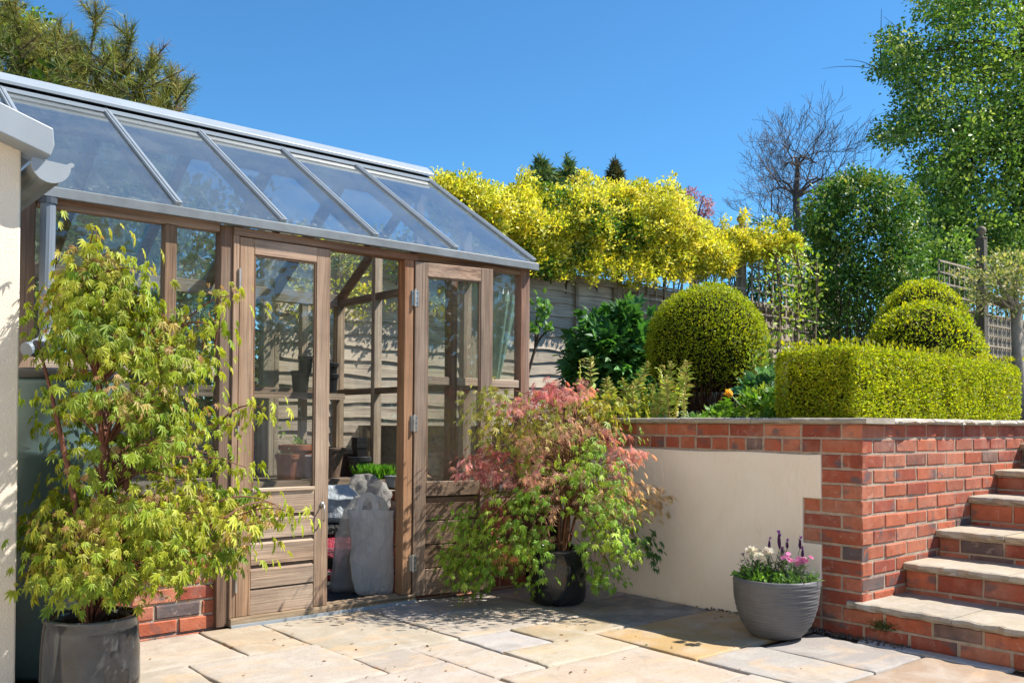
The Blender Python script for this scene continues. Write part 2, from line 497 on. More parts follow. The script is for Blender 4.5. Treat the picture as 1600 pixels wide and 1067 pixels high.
# --- patio slabs: X0, X1, Y0, Y1, colour
CREAM, GREY, PINK, YEL, BUFF, DGREY = (.36, .315, .265), (.27, .25, .23), (.35, .25, .185), (.41, .275, .12), (.32, .26, .18), (.21, .20, .185)
SL = [(1.19, 1.71, 3.815, 4.385, CREAM), (1.71, 2.02, 3.815, 4.385, BUFF), (1.44, 2.035, 3.19, 3.815, CREAM), (.83, 1.435, 3.19, 3.815, CREAM),
      (2.025, 2.615, 3.49, 4.385, CREAM), (2.04, 2.325, 3.19, 3.49, CREAM), (2.33, 2.61, 2.87, 3.485, CREAM),
      (2.625, 3.475, 3.49, 3.98, CREAM), (2.625, 3.475, 3.98, 4.39, GREY), (2.62, 2.925, 3.17, 3.49, (.35, .335, .31)), (2.93, 3.475, 3.17, 3.49, BUFF),
      (2.615, 3.19, 2.86, 3.168, (.43, .38, .29)), (3.195, 4.13, 2.545, 3.158, YEL), (3.485, 4.13, 3.165, 3.79, DGREY), (3.485, 4.13, 3.79, 4.39, GREY),
      (2.345, 3.185, 2.26, 2.855, (.46, .38, .28)), (3.195, 3.615, 1.945, 2.54, (.37, .345, .31)), (3.62, 4.05, 1.945, 2.50, GREY), (4.055, 4.14, 1.60, 2.28, (.42, .42, .41)),
      (3.36, 4.05, 1.25, 1.94, PINK), (2.62, 3.19, 1.95, 2.255, CREAM), (1.74, 2.325, 2.58, 3.185, CREAM), (1.74, 2.34, 1.95, 2.575, BUFF)]
def clash(a):
    return any(a[0] < b[1]-.02 and a[1] > b[0]+.02 and a[2] < b[3]-.02 and a[3] > b[2]+.02 for b in SL)
sizes = [(.9, .6), (.6, .9), (.6, .6), (.6, .3), (.3, .6), (.3, .3)]
for yy in np.arange(3.79, -4.2, -.3):
    for xx in np.arange(4.135, -3.2, -.3):
        sz = sizes[:4]; random.shuffle(sz)
        for w_, h_ in sz+sizes[4:]:
            a = (xx-w_, xx-.008, yy-h_, yy-.008)
            if a[0] < .76 and a[3] > 3.47:
                continue
            if not clash(a):
                SL.append((*a, random.choice([CREAM, CREAM, BUFF, GREY, PINK])))
                break
def gridpos(i, n, L):
    e = .009/L
    return e*i if i < 2 else (1-e*(n-i) if i > n-2 else e+(1-2*e)*(i-1)/(n-2))
V, F, C = [], [], []
lumpz = Lump(5, 9)
for (x0, x1, y0, y1, c) in SL:
    near = x1 > .7 and y1 > 1.0
    nx, ny = (18, 18) if near else (4, 4)
    zt = random.uniform(-.002, .004); kk = random.uniform(.86, 1.1)*np.array((1, random.uniform(.96, 1.01), random.uniform(.92, 1.04)))
    tilt = rng.normal(size=2)*.0015
    b = len(V)
    ph = rng.uniform(0, 6, 8)
    for j in range(ny+1):
        for i in range(nx+1):
            u, v = gridpos(i, nx, x1-x0), gridpos(j, ny, y1-y0)
            x, y = x0+.003+(x1-x0-.006)*u, y0+.003+(y1-y0-.006)*v
            eu, ev = min(u, 1-u), min(v, 1-v)
            if near:
                if i in (0, nx): x += .002*math.sin(v*11+ph[0])+.0012*math.sin(v*27+ph[1])+random.uniform(-.0015, .0015)
                if j in (0, ny): y += .002*math.sin(u*10+ph[2])+.0012*math.sin(u*29+ph[3])+random.uniform(-.0015, .0015)
            e = min(eu*(x1-x0), ev*(y1-y0))
            z = zt+tilt[0]*(u-.5)+tilt[1]*(v-.5)-.0035*math.exp(-e/.004)
            if near:
                z += .0013*math.sin(x*9+2*math.sin(y*7+ph[4])+ph[5])+.0009*math.sin(y*17+x*8+ph[6])
            V.append((x, y, z)); C.append(np.array(c)*kk*random.uniform(.98, 1.02))
    for j in range(ny):
        for i in range(nx):
            a = b+j*(nx+1)+i
            F.append((a, a+1, a+nx+2, a+nx+1))
    rim = [b+i for i in range(nx+1)]+[b+j*(nx+1)+nx for j in range(1, ny+1)]+[b+ny*(nx+1)+i for i in range(nx-1, -1, -1)]+[b+j*(nx+1) for j in range(ny-1, 0, -1)]
    b2 = len(V)
    for k in rim:
        V.append((V[k][0], V[k][1], -.03)); C.append(np.array(c)*.8)
    m_ = len(rim)
    for k in range(m_):
        F.append((rim[(k+1) % m_], rim[k], b2+k, b2+(k+1) % m_))
tag(np_mesh('patio', V, [np.array(F)], np.array(C), M_SLAB), None, None, kind='structure')

# --- bricks
BR = [(.43, .115, .06), (.46, .14, .075), (.36, .09, .052), (.41, .14, .085), (.32, .08, .05), (.48, .17, .10)]
def brick_col(dark=.14):
    r = random.random()
    if r < dark:
        return random.choice([(.17, .115, .105), (.21, .125, .10), (.26, .105, .075), (.13, .10, .10)])
    c = random.choice(BR); k = random.uniform(.85, 1.12)
    return (c[0]*k, c[1]*k, c[2]*k)

def brick(mb, org, u, n, u0, u1, z0, z1, depth=.06, dark=.14, col=None):
    """one brick on a wall face: org + u*[u0,u1], thickness depth behind the face"""
    org, u, n = np.array(org, float), np.array(u, float), np.array(n, float)
    j = lambda s=.0016: random.uniform(-s, s)
    o = random.uniform(-.001, .003)
    vs = []
    # front ring inset for worn arrises, then back ring
    ch = .005
    def ring(du, dz, dn, jj):
        return [org+u*(a+j(jj))+np.array((0, 0, 1))*(b+j(jj))+n*(dn+j(jj*.6)) for a, b in ((u0+du, z0+dz), (u1-du, z0+dz), (u1-du, z1-dz), (u0+du, z1-dz))]
    vs = ring(ch, ch, o, .0026)+ring(.0, .0, o-ch, .0022)+ring(0, 0, -depth, 0)
    fs = [(0, 1, 2, 3)]
    for a in (0, 4):
        for k in range(4):
            k2 = (k+1) % 4
            fs.append((a+k, a+4+k, a+4+k2, a+k2))
    if np.dot(np.cross(vs[1]-vs[0], vs[3]-vs[0]), n) < 0:
        fs = [f[::-1] for f in fs]
    mb.add(vs, fs, col or brick_col(dark))

def run(u0, u1, first, bw=.2135, jt=.0112):
    """stretcher run from u0 to u1, first brick of the given length"""
    out, a, L = [], u0, first
    while a < u1-.03:
        b = min(a+L, u1)
        out.append((a, b)); a = b+jt; L = bw
    return out
TOPB, CRS, BH = 1.026, .075, .0640

RW = thing('retaining_wall', 'red brick retaining wall with stone coping and cream rendered panel holding up the raised bed', 'wall', (4.17, 2.31, 0))
mb = MB(); mo = MB()
# face towards -X, running along +Y from the corner (u = Y - 2.31) and to -Y below the first tread
oA, uA, nA = (4.17, 2.31, 0), (0, 1, 0), (-1, 0, 0)
for k in range(15):
    z1 = TOPB-CRS*k; z0 = z1-BH
    if k == 0: bs = [(0, .1025)]+run(.113, 2.12, .2155)
    elif k == 1: bs = [(0, .2155)]+run(.226, 2.12, .1025, .1025)
    else:
        if k % 2 == 0: bs = [(0, .1025), (.113, .2155)]
        else: bs = [(0, .2155)]
        if k == 5: bs = [(0, .2155), (.226, .319)]
        if k == 6: bs = [(0, .1025), (.113, .319)]
        if k == 7: bs = [(0, .2155), (.226, .319)]
        if k >= 11:
            bs += run(.226, .226+(.1, .31, .2, .3)[k-11], .1025 if k % 2 else .2155)
    if k >= 12:   # below the first tread the same face carries on to the near side
        zz1 = min(z1, .132)
        for a, b in run(.012 if k % 2 else .12, 2.2, .2155):
            brick(mb, oA, (0, -1, 0), nA, a, b, z0, zz1, dark=.25)
        if k % 2 == 0:
            bs[0] = (-.105, .1025)
    for a, b in bs:
        brick(mb, oA, uA, nA, a, b, z0, z1, dark=.06)
# face towards -Y, running along +X from the corner
oB, uB, nB = (4.17, 2.31, 0), (1, 0, 0), (0, -1, 0)
for k in range(13):
    z1 = TOPB-CRS*k; z0 = z1-BH
    for a, b in run(0, 3.4, .2155 if k % 2 == 0 else .1025):
        brick(mb, oB, uB, nB, a, b, z0, z1, dark=.11)
bw_ = mb.build('brickwork', M_BRICK, RW)
mo.box(4.1735, 4.36, 2.3135, 4.45, -.05, 1.03)
mo.box(4.3605, 7.6, 2.3135, 2.5, -.05, 1.03)
mo.box(4.1735, 4.3, .1, 2.313, -.05, .128)
mo.build('mortar', M_MORTAR, RW)
# rendered panel
pts = [(2.527, .212), (2.527, .422), (2.632, .422), (2.632, .652), (2.527, .652), (2.527, .874)]
mp = MB(); rp = []
for (a, b) in pts:
    rp.append((a, b))
rp += [(y, .874+.003*math.sin(y*9)) for y in np.arange(2.6, 4.42, .1)]+[(4.42, .874), (4.42, -.04), (2.64, -.04), (2.64, .212)]
mp.prism(rp, 0, 4.160, 4.20)
mp.build('render_panel', M_RENDER, RW, bevel=.004, seg=2)
# coping stones with a hand dressed edge
def coping(run_axis, a, b, c0, c1, zb, zt, out, col, name, mat, parent, amp=.008, n=None, front_is_low=True):
    """flat stone along run_axis from a to b; c0 is the exposed (rough) edge, c1 the back"""
    n = n or max(6, int((b-a)/.03))
    vs, fs = [], []
    p = rng.uniform(0, 6, 6); fr_ = rng.uniform(18, 60, 3)
    for i in range(n+1):
        t = a+(b-a)*i/n
        w1 = amp*(.5*math.sin(t*fr_[0]+p[0])+.35*math.sin(t*fr_[1]+p[1])+random.uniform(-.5, .5))
        w2 = amp*(.5*math.sin(t*fr_[2]+p[2])+random.uniform(-.6, .6))
        s = 1 if c1 > c0 else -1
        ring = [(c1, zb), (c0+s*(w2+.006+amp*.4), zb+random.uniform(0, .003)), (c0+s*(w1-.002), zb+(zt-zb)*.45+random.uniform(-.004, .004)),
                (c0+s*(w1+.004), zt-.004+random.uniform(-.002, .001)), (c0+s*(w1+.016), zt+random.uniform(-.001, .0012)), (c1, zt+random.uniform(-.001, .001))]
        for c_, z_ in ring:
            vs.append((c_, t, z_) if run_axis == 1 else (t, c_, z_))
    m = 6
    for i in range(n):
        for k in range(m):
            k2 = (k+1) % m
            fs.append((i*m+k, i*m+k2, (i+1)*m+k2, (i+1)*m+k))
    fs.append(tuple(range(m))[::-1]); fs.append(tuple(n*m+k for k in range(m)))
    mb = MB(); mb.add(vs, fs, col)
    me = mb.build(name, mat, parent)
    import bmesh
    bm = bmesh.new(); bm.from_mesh(me.data); bmesh.ops.recalc_face_normals(bm, faces=bm.faces); bm.to_mesh(me.data); bm.free()
    return me
ys = [2.27, 2.93, 3.42, 3.9, 4.45]
for y0, y1 in zip(ys[:-1], ys[1:]):
    coping(1, y0, y1-.004, 4.135, 4.42, 1.030, 1.060+random.uniform(-.002, .002), -1, np.array((.36, .315, .245))*random.uniform(.9, 1.1), 'coping_stone', M_COPE, RW, .004)
xs = [4.425, 4.86, 5.35, 5.95, 6.5, 7.1, 7.7]
for x0, x1 in zip(xs[:-1], xs[1:]):
    coping(0, x0, x1-.004, 2.272, 2.56, 1.030, 1.060+random.uniform(-.002, .002), -1, np.array((.40, .36, .30))*random.uniform(.9, 1.1), 'coping_stone', M_COPE, RW, .012)

# --- stone steps
ST = thing('stone_steps', 'flight of buff sandstone steps with brick risers climbing beside the red brick wall', 'steps', (4.6, 1.3, 0))
TX = [4.135, 4.565, 4.936, 5.327, 5.679, 6.045, 6.40]
TZ = [.166, .323, .463, .626, .766, .917, 1.06]
for i in range(6):
    x0, x1 = TX[i], TX[i+1]+.06
    tc = [(.36, .31, .235), (.40, .33, .23), (.34, .30, .24)]
    left = 2.375 if i == 0 else 2.308
    js = [left, 1.86-.12*(i % 2)+.05*i, 1.2, .3]
    for j in range(3):
        coping(1, js[j+1]+.003, js[j], x0, x1, TZ[i]-.036, TZ[i]+random.uniform(-.002, .002), 1, np.array(random.choice(tc)), 'tread', M_TREAD, ST, .015)
    if i > 0:
        mb = MB(); mo = MB()
        xr = x0+.032; zb = TZ[i-1]; zt = TZ[i]-.037
        for r_, (a, b) in enumerate(((zb-.045, zb+.018), (zb+.029, zt-.008))):
            for u0, u1 in run(.004, 2.2, (.10, .2155, .15)[(i+r_) % 3]):
                brick(mb, (xr, 2.308, 0), (0, -1, 0), (-1, 0, 0), u0, u1, a, b, dark=.2)
        mb.build('riser_brickwork', M_BRICK, ST)
        mo.box(xr+.006, xr+.2, .1, 2.307, zb-.06, zt)
        mo.build('mortar', M_MORTAR, ST)

# ================================================================== GREENHOUSE
GH = thing('greenhouse', 'weathered cedar and glass lean greenhouse on a low brick base with grey metal roof bars', 'greenhouse', (2.4, 5.6, 0))
GH['label'] = 'weathered cedar greenhouse with double doors, low brick base and pitched glass roof'
YF, YB, XL, XR = 4.40, 6.82, .90, 3.845
EAVE = 2.0
ZR = 2.83; YM = 5.61
def rz(y):   # roof glass height at a depth
    return 2.052+(min(y, 2*YM-y)-4.36)*.638

# base walls
def base_wall(org, u, n, L, name_dark=.08, mort=None, first=(.2155, .1025)):
    mb = MB(); mo = MB()
    for k in range(8):
        z1 = .518-CRS*k
        for a, b in run(0, L, first[k % 2]):
            brick(mb, org, u, n, a, b, z1-BH, z1, dark=name_dark)
    mb.build('base_brickwork', M_BRICK, GH)
    mo.box(*mort, -.05, .522); mo.build('mortar', M_MORTAR, GH)
base_wall((1.845, 4.425, 0), (-1, 0, 0), (0, -1, 0), .93, .12, (.91, 1.845, 4.431, 4.66))
base_wall((2.965, 4.425, 0), (1, 0, 0), (0, -1, 0), .88, .08, (2.972, 3.84, 4.431, 4.655))
base_wall((2.965, 4.425, 0), (0, 1, 0), (-1, 0, 0), .235, .05, (2.973, 3.1, 4.43, 4.654), (.1025, .2155))
base_wall((3.66, 4.66, 0), (0, 1, 0), (-1, 0, 0), 2.1, .1, (3.667, 3.85, 4.66, 6.9))
base_wall((.92, 6.72, 0), (1, 0, 0), (0, -1, 0), 2.74, .1, (.92, 3.66, 6.727, 6.9))

def frame(axis, x0, x1, y0, y1, z0, z1, name, mats=W, col=None, bev=.003):
    mb = MB(); k = random.uniform(.82, 1.15)
    c = col or (k, k*random.uniform(.96, 1.03), k*random.uniform(.93, 1.05))
    mb.box(x0, x1, y0, y1, z0, z1, c)
    return mb.build(name, mats[axis], GH, bevel=bev)

# front wall timbers
frame(2, .895, .965, 4.40, 4.47, .53, 2.03, 'corner_post')
frame(2, 3.772, 3.846, 4.40, 4.47, .53, 2.03, 'corner_post')
frame(2, 1.80, 1.862, 4.395, 4.47, .005, 2.0, 'door_post', col=(.75, .72, .7))
frame(2, 1.862, 1.893, 4.385, 4.46, .045, 1.957, 'door_jamb', WG, col=(.95, .78, .66))
frame(2, 2.882, 2.944, 4.385, 4.46, .045, 1.957, 'door_jamb', W, col=(1.25, .98, .75))
frame(0, 1.862, 2.975, 4.382, 4.465, 1.957, 1.998, 'door_head', W, col=(1.0, .9, .85))
frame(0, 1.862, 2.965, 4.365, 4.475, .004, .045, 'threshold', WG, col=(1.0, .98, .85))
mb = MB(); mb.box(1.862, 2.96, 4.352, 4.364, -.012, .014); mb.build('drip_strip', M_ALU, GH)
frame(0, .97, 1.80, 4.402, 4.468, 1.967, 2.03, 'head_rail')
frame(0, 2.965, 3.77, 4.402, 4.468, 1.967, 2.03, 'head_rail')
frame(2, 1.528, 1.585, 4.402, 4.466, .552, 1.966, 'mullion')
frame(2, 3.222, 3.272, 4.402, 4.466, .552, 1.966, 'mullion', col=(.62, .6, .58))
frame(2, 2.946, 2.972, 4.402, 4.466, .53, 1.966, 'door_post')
for a, b in ((.967, 1.527), (1.586, 1.798)):
    frame(0, a, b, 4.408, 4.46, 1.248, 1.296, 'mid_rail', WG)
    frame(0, a, b, 4.39, 4.60, .520, .551, 'sill', WG)
for a, b in ((2.974, 3.221), (3.273, 3.77)):
    frame(0, a, b, 4.408, 4.46, 1.248, 1.296, 'mid_rail', WG, col=(1.05, 1, .95))
    frame(0, a, b, 4.39, 4.66, .520, .551, 'sill', WG)
def pane(x0, x1, y0, y1, z0, z1, name='window_pane', m=None, parent=None):
    mb = MB(); mb.box(x0, x1, y0, y1, z0, z1)
    return mb.build(name, m or M_GLASS, parent or GH)
for a, b in ((.966, 1.527), (1.586, 1.799), (2.973, 3.221), (3.273, 3.771)):
    pane(a, b, 4.43, 4.434, 1.297, 1.966)
    pane(a, b, 4.43, 4.434, .552, 1.247)

# end wall at X = XR and the far left end, back wall
def end_wall(x0, x1):
    ps = [4.47, 5.03, 5.61, 6.19, 6.75]
    for i, y in enumerate(ps):
        if 0 < i < 4:
            frame(2, x0, x1, y-.025, y+.025, .552, rz(y)-.06, 'end_mullion', WG)
    frame(2, x0, x1, 6.75, 6.82, .53, 2.0, 'corner_post', WG)
    for y0, y1 in zip(ps[:-1], ps[1:]):
        a, b = y0+(.026 if y0 > 4.5 else 0), y1-(.026 if y1 < 6.7 else 0)
        frame(1, x0+.008, x1-.008, a, b, 1.25, 1.297, 'mid_rail', WG, col=(.62, .6, .58))
        frame(1, x0+.002, x1-.002, a, b, 1.99, 2.04, 'end_rail', WG, col=(.68, .62, .58))
        frame(1, x0-.02, x1+.01, a, b, .522, .551, 'sill', WG, col=(.7, .66, .6))
        pane(x0+.03, x0+.034, a, b, .552, 1.249); pane(x0+.03, x0+.034, a, b, 1.298, 1.989)
        mb = MB(); mb.prism([(a, 2.041), (b, 2.041), (b, max(2.042, rz(b)-.07)), (a, max(2.042, rz(a)-.07))], 0, x0+.03, x0+.034)
        mb.build('gable_pane', M_GLASS, GH)
end_wall(3.772, 3.842)
end_wall(.902, .965)
bx_ = [.97, 1.28, 1.83, 2.38, 2.93, 3.48, 3.77]
frame(0, .967, 3.77, 6.745, 6.82, 1.985, 2.085, 'eave_beam', WG, col=(1.1, 1.08, 1.05))
frame(0, .967, 3.77, 6.73, 6.83, .522, .551, 'sill', WG)
for a, b in zip(bx_[:-1], bx_[1:]):
    if b < 3.7:
        frame(2, b-.028, b+.028, 6.755, 6.815, .552, 1.984, 'back_mullion', WG)
    a2, b2 = a+(.029 if a > 1 else 0), b-(.029 if b < 3.7 else 0)
    frame(0, a2, b2, 6.76, 6.81, 1.25, 1.297, 'mid_rail', WG)
    pane(a2, b2, 6.785, 6.789, .552, 1.249); pane(a2, b2, 6.785, 6.789, 1.298, 1.984)

# roof: rafters, glass, bars, eave gutter, ridge
mb = MB(); mb.box(.9, 3.86, YM-.02, YM+.02, 2.66, 2.80); mb.build('ridge_beam', WG[0], GH)
bars = [.905, 1.03, 1.575, 2.12, 2.672, 3.225, 3.845]
for i, x in enumerate(bars):
    xr = min(max(x, .93), 3.81)
    for s in (0, 1):
        ya, yb = (4.43, YM-.022) if s == 0 else (2*YM-4.43, YM+.022)
        if i == 0: continue
        k = random.uniform(.75, 1.0)
        mb = MB(); mb.bar((xr, ya, rz(ya)-.058), (xr, yb, rz(yb)-.058), .042, .07, (0, 0, 1), (k, k*.95, k*.92))
        mb.build('rafter', W[1], GH, bevel=.002)
        y0, y1 = (4.36, 5.56) if s == 0 else (2*YM-4.36, 2*YM-5.56)
        mb = MB(); mb.bar((x, y0, rz(y0)+.013), (x, y1, rz(y1)+.013), .034, .016, (0, 0, 1))
        mb.bar((x, y0, rz(y0)+.024), (x, y1, rz(y1)+.024), .014, .008, (0, 0, 1), (.8, .8, .8))
        mb.build('glazing_bar', M_ALU, GH, bevel=.002)
for a, b in zip(bars[:-1], bars[1:]):
    for s in (0, 1):
        y0, y1 = (4.352, 5.59) if s == 0 else (2*YM-4.352, 2*YM-5.59)
        mb = MB()
        vs = []
        for z_ in (0, .004):
            vs += [(a+.002, y0, rz(y0)+z_), (b-.002, y0, rz(y0)+z_), (b-.002, y1, rz(y1)+z_), (a+.002, y1, rz(y1)+z_)]
        mb.add(vs, [(3, 2, 1, 0), (4, 5, 6, 7), (0, 1, 5, 4), (1, 2, 6, 5), (2, 3, 7, 6), (3, 0, 4, 7)])
        mb.build('roof_pane', M_RGLASS, GH)
for s in (0, 1):
    f_ = (lambda y: y) if s == 0 else (lambda y: 2*YM-y)
    pr_ = [(4.345, 2.000), (4.345, 2.044), (4.36, 2.050), (4.372, 2.046), (4.372, 2.032), (4.43, 2.032), (4.43, 2.012), (4.36, 2.000)]
    mb = MB(); mb.prism([(f_(y), z) for y, z in pr_], 0, .89, 3.875); mb.build('eave_gutter', M_ALUD, GH, bevel=.002)
    for k in range(1):
        cap = [(5.535, 2.845), (5.535, 2.872), (5.69 if s == 0 else 5.61, 2.985), (5.69 if s == 0 else 5.61, 2.965), (5.60, 2.90)]
    mb = MB()
    if s == 0:
        mb.prism([(5.522, 2.842), (5.52, 2.862), (5.60, 2.925), (5.635, 2.935), (5.66, 2.925), (5.73, 2.862), (5.728, 2.842), (5.63, 2.905)], 0, .88, 3.875)
        mb.build('ridge_cap', M_ALU, GH, bevel=.002)
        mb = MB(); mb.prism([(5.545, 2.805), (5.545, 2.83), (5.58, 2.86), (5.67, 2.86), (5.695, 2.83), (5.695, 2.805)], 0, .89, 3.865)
        mb.build('ridge_gap_shade', M_BLKPL, GH)  # black strip standing in for the shadow gap under the ridge cap
    mb = MB(); mb.bar((.9, f_(5.53), rz(5.53)+.012), (3.86, f_(5.53), rz(5.53)+.012), .03, .022, (0, 0, 1)); mb.build('ridge_flashing', M_ALU, GH)

# downpipe at the left corner
mb = MB(); mb.tube([(1.0, 4.345, 1.985), (1.0, 4.345, 1.45), (.985, 4.31, 1.36), (.93, 4.25, 1.325), (.90, 4.23, 1.315)], .031, 14)
mb.tube([(1.0, 4.345, 1.99), (1.0, 4.345, 1.965)], .037, 14, (.35, .35, .36))
mb.c = [(c[0]*.62, c[1]*.64, c[2]*.68) for c in mb.c]; mb.build('downpipe', M_ALU, GH, smooth=False)
mb = MB(); mb.tube([(.93, 4.25, 1.325), (.985, 4.23, 1.315)], .036, 14); mb.build('pipe_collar', M_BLKPL, GH)

# doors -------------------------------------------------------------
def door(org, ux, uy, inside, name, sgn):
    """leaf in the vertical plane org + u*(ux); uy points out of the visible face"""
    org, ux, uy = np.array(org, float), np.array(ux, float), np.array(uy, float)
    D = bpy.data.objects.new('door', None); D.empty_display_size = .1
    D.location = org-LOC[GH.name]
    link(D, GH); LOC[D.name] = org
    def slab(mb, u0, u1, z0, z1, d0, d1, col):
        vs = [org+ux*u+uy*d+np.array((0, 0, z)) for z in (z0, z1) for d in (d0, d1) for u in (u0, u1)]
        fs = [(0, 2, 3, 1), (4, 5, 7, 6), (0, 1, 5, 4), (2, 6, 7, 3), (0, 4, 6, 2), (1, 3, 7, 5)]
        mb.add(vs, fs, col)
    def piece(nm, mat, u0, u1, z0, z1, d0=-.04, d1=0, col=(1, 1, 1), bev=.003):
        mb = MB(); slab(mb, u0, u1, z0, z1, d0, d1, col)
        return mb.build(nm, mat, D, bevel=bev)
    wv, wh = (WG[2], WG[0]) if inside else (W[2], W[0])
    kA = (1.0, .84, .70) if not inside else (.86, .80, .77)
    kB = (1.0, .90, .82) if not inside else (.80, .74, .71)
    piece('stile', WG[2], 0, .078, .046 if not inside else .03, 1.952, col=kA)
    piece('stile', WG[2], .430, .512, .046 if not inside else .03, 1.952, col=kB)
    piece('top_rail', WG[0], .0785, .4295, 1.872, 1.952, col=(1.18, 1.05, .98))
    mb = MB(); slab(mb, .079, .4295, .684, 1.871, -.022, -.018, (1, 1, 1)); mb.build('glass', M_GLASS, D)
    for u0, u1 in ((.079, .088), (.421, .429)):
        piece('glazing_bead', wv, u0, u1, .684, 1.871, -.012, -.004, (.7, .62, .55), .001)
    piece('glazing_bead', wh, .0885, .4205, 1.862, 1.871, -.012, -.004, (.5, .45, .4), .001)
    if not inside:
        piece('glass_sill', WG[0], .079, .429, .664, .683, -.036, .008, (1.35, 1.3, 1.2), .003)
        zz = [(.548, .663), (.428, .541), (.297, .421), (.180, .290), (.047, .173)]
        for i, (a, b) in enumerate(zz):
            k = random.uniform(.9, 1.15)
            mb = MB()
            prof = [(a, -.030), (a, .0), (b-.022, .0), (b, -.020), (b, -.030)]
            if i == 0: prof = [(a, -.030), (a, -.002), (b, -.002), (b, -.030)]
            if i == 4: prof = [(a, -.030), (a, -.003), (b-.006, -.003), (b, -.010), (b, -.030)]
            vs = [org+ux*u+uy*d+np.array((0, 0, z)) for u in (.0795, .4285) for z, d in prof]
            n = len(prof)
            fs = [tuple(range(n)), tuple(range(2*n-1, n-1, -1))]+[(j, j+n, (j+1) % n+n, (j+1) % n) for j in range(n)]
            mb.add(vs, fs, (k*1.12, k*1.07, k*1.02)); mb.build('weatherboard', WG[0], D)
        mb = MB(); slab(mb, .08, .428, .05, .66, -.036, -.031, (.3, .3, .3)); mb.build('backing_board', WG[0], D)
        # hook latch on the shutting stile
        h = lambda u, z, d: org+ux*u+uy*d+np.array((0, 0, z))
        mb = MB(); mb.tube([h(.476, .585, .0), h(.476, .585, .016), h(.474, .578, .028), h(.472, .545, .034), h(.473, .51, .030), h(.476, .497, .020), h(.478, .505, .012)], .0042, 8)
        mb.tube([h(.476, .585, .001), h(.476, .585, .006)], .013, 10)
        mb.build('handle', M_STEEL, D, smooth=True)
    else:
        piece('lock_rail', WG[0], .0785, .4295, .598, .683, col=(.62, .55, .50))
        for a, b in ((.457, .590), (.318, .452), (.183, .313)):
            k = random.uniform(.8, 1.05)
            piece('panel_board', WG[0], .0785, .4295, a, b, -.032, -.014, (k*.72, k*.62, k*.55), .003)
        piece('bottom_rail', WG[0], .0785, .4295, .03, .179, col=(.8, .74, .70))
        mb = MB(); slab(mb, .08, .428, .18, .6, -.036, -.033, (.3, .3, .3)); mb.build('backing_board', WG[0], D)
    for zc in (1.74, 1.02, .22):
        mb = MB()
        h = lambda u, z, d: org+ux*u+uy*d+np.array((0, 0, z))
        mb.tube([h(-.002, zc-.05, .008), h(-.002, zc+.05, .008)], .0065, 8)
        if inside:
            slab(mb, -.022, -.003, zc-.045, zc+.045, -.002, .002, (1, 1, 1))
            slab(mb, .0, .022, zc-.045, zc+.045, .0005, .003, (.9, .9, .9))
            for q in (-.03, 0, .03):
                mb.tube([h(.012, zc+q, .002), h(.012, zc+q, .0045)], .004, 6, (.3, .3, .3))
        mb.build('hinge', M_STEEL, D)
    return D
door((1.896, 4.388, 0), (1, 0, 0), (0, -1, 0), False, 'door', 1)
ta = math.radians(10)
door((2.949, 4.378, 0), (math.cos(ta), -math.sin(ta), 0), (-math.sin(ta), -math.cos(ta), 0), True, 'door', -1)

# staging inside
mb = MB(); mb.box(1.0, 3.655, 6.02, 6.70, .565, .585)
for k in range(9):
    mb.box(1.0, 3.655, 6.03+k*.074, 6.03+k*.074+.066, .586, .606, np.array((1, 1, 1))*random.uniform(.6, 1.0))
mb.box(1.0, 3.655, 6.0, 6.019, .545, .604, (.9, .85, .8))
mb.build('staging_bench', WG[0], GH)
for x in (1.05, 2.0, 2.9, 3.58):
    for y in (6.04, 6.66):
        mb = MB(); mb.box(x, x+.05, y, y+.05, .0, .564); mb.build('bench_leg', WG[2], GH)
mb = MB()
for k in range(4):
    mb.box(1.0, 3.70, 6.50+k*.06, 6.555+k*.06, 1.235, 1.255, np.array((1, 1, 1))*random.uniform(.7, 1.05))
mb.box(1.0, 3.70, 6.485, 6.499, 1.205, 1.252, (1.1, 1.05, 1))
mb.build('upper_shelf', WG[0], GH)

# ================================================================== HOUSE CORNER
HS = thing('rendered_house', 'corner of a cream rendered building with grey verge trim and half round gutter', 'house', (0, 3.5, 0))
mb = MB()
wall = [(-4, -.05), (.732, -.05), (.718, 1.985), (.60, 2.03), (-.5, 2.42), (-4, 3.6)]
mb.prism(wall, 1, 3.5, 9.0, (1, 1, 1)); mb.build('wall', M_HOUSE, HS, bevel=.006, seg=2)
mb = MB(); mb.box(-9, -4.01, -9, 9.0, -.05, 5.2); mb.build('bounce_wing', M_HOUSE, HS)  # unseen wing, added to bounce warm light onto the shaded wall
sl = .33
def vz(x): return 2.022+(0.792-x)*sl
mb = MB(); mb.prism([(.795, vz(.795)-.0), (.80, vz(.8)-.055), (.788, 1.925), (.60, vz(.60)-.10), (-4, vz(-4)-.10), (-4, vz(-4)), (.72, vz(.72))], 1, 3.40, 3.56)
mb.build('verge_trim', M_ALU, HS, bevel=.004, seg=2)
mb = MB(); mb.prism([(.76, vz(.76)-.02), (-4, vz(-4)-.02), (-4, vz(-4)-.09), (.76, vz(.76)-.09)], 1, 3.56, 9.0, (.5, .5, .5)); mb.build('roof', M_ALUD, HS)
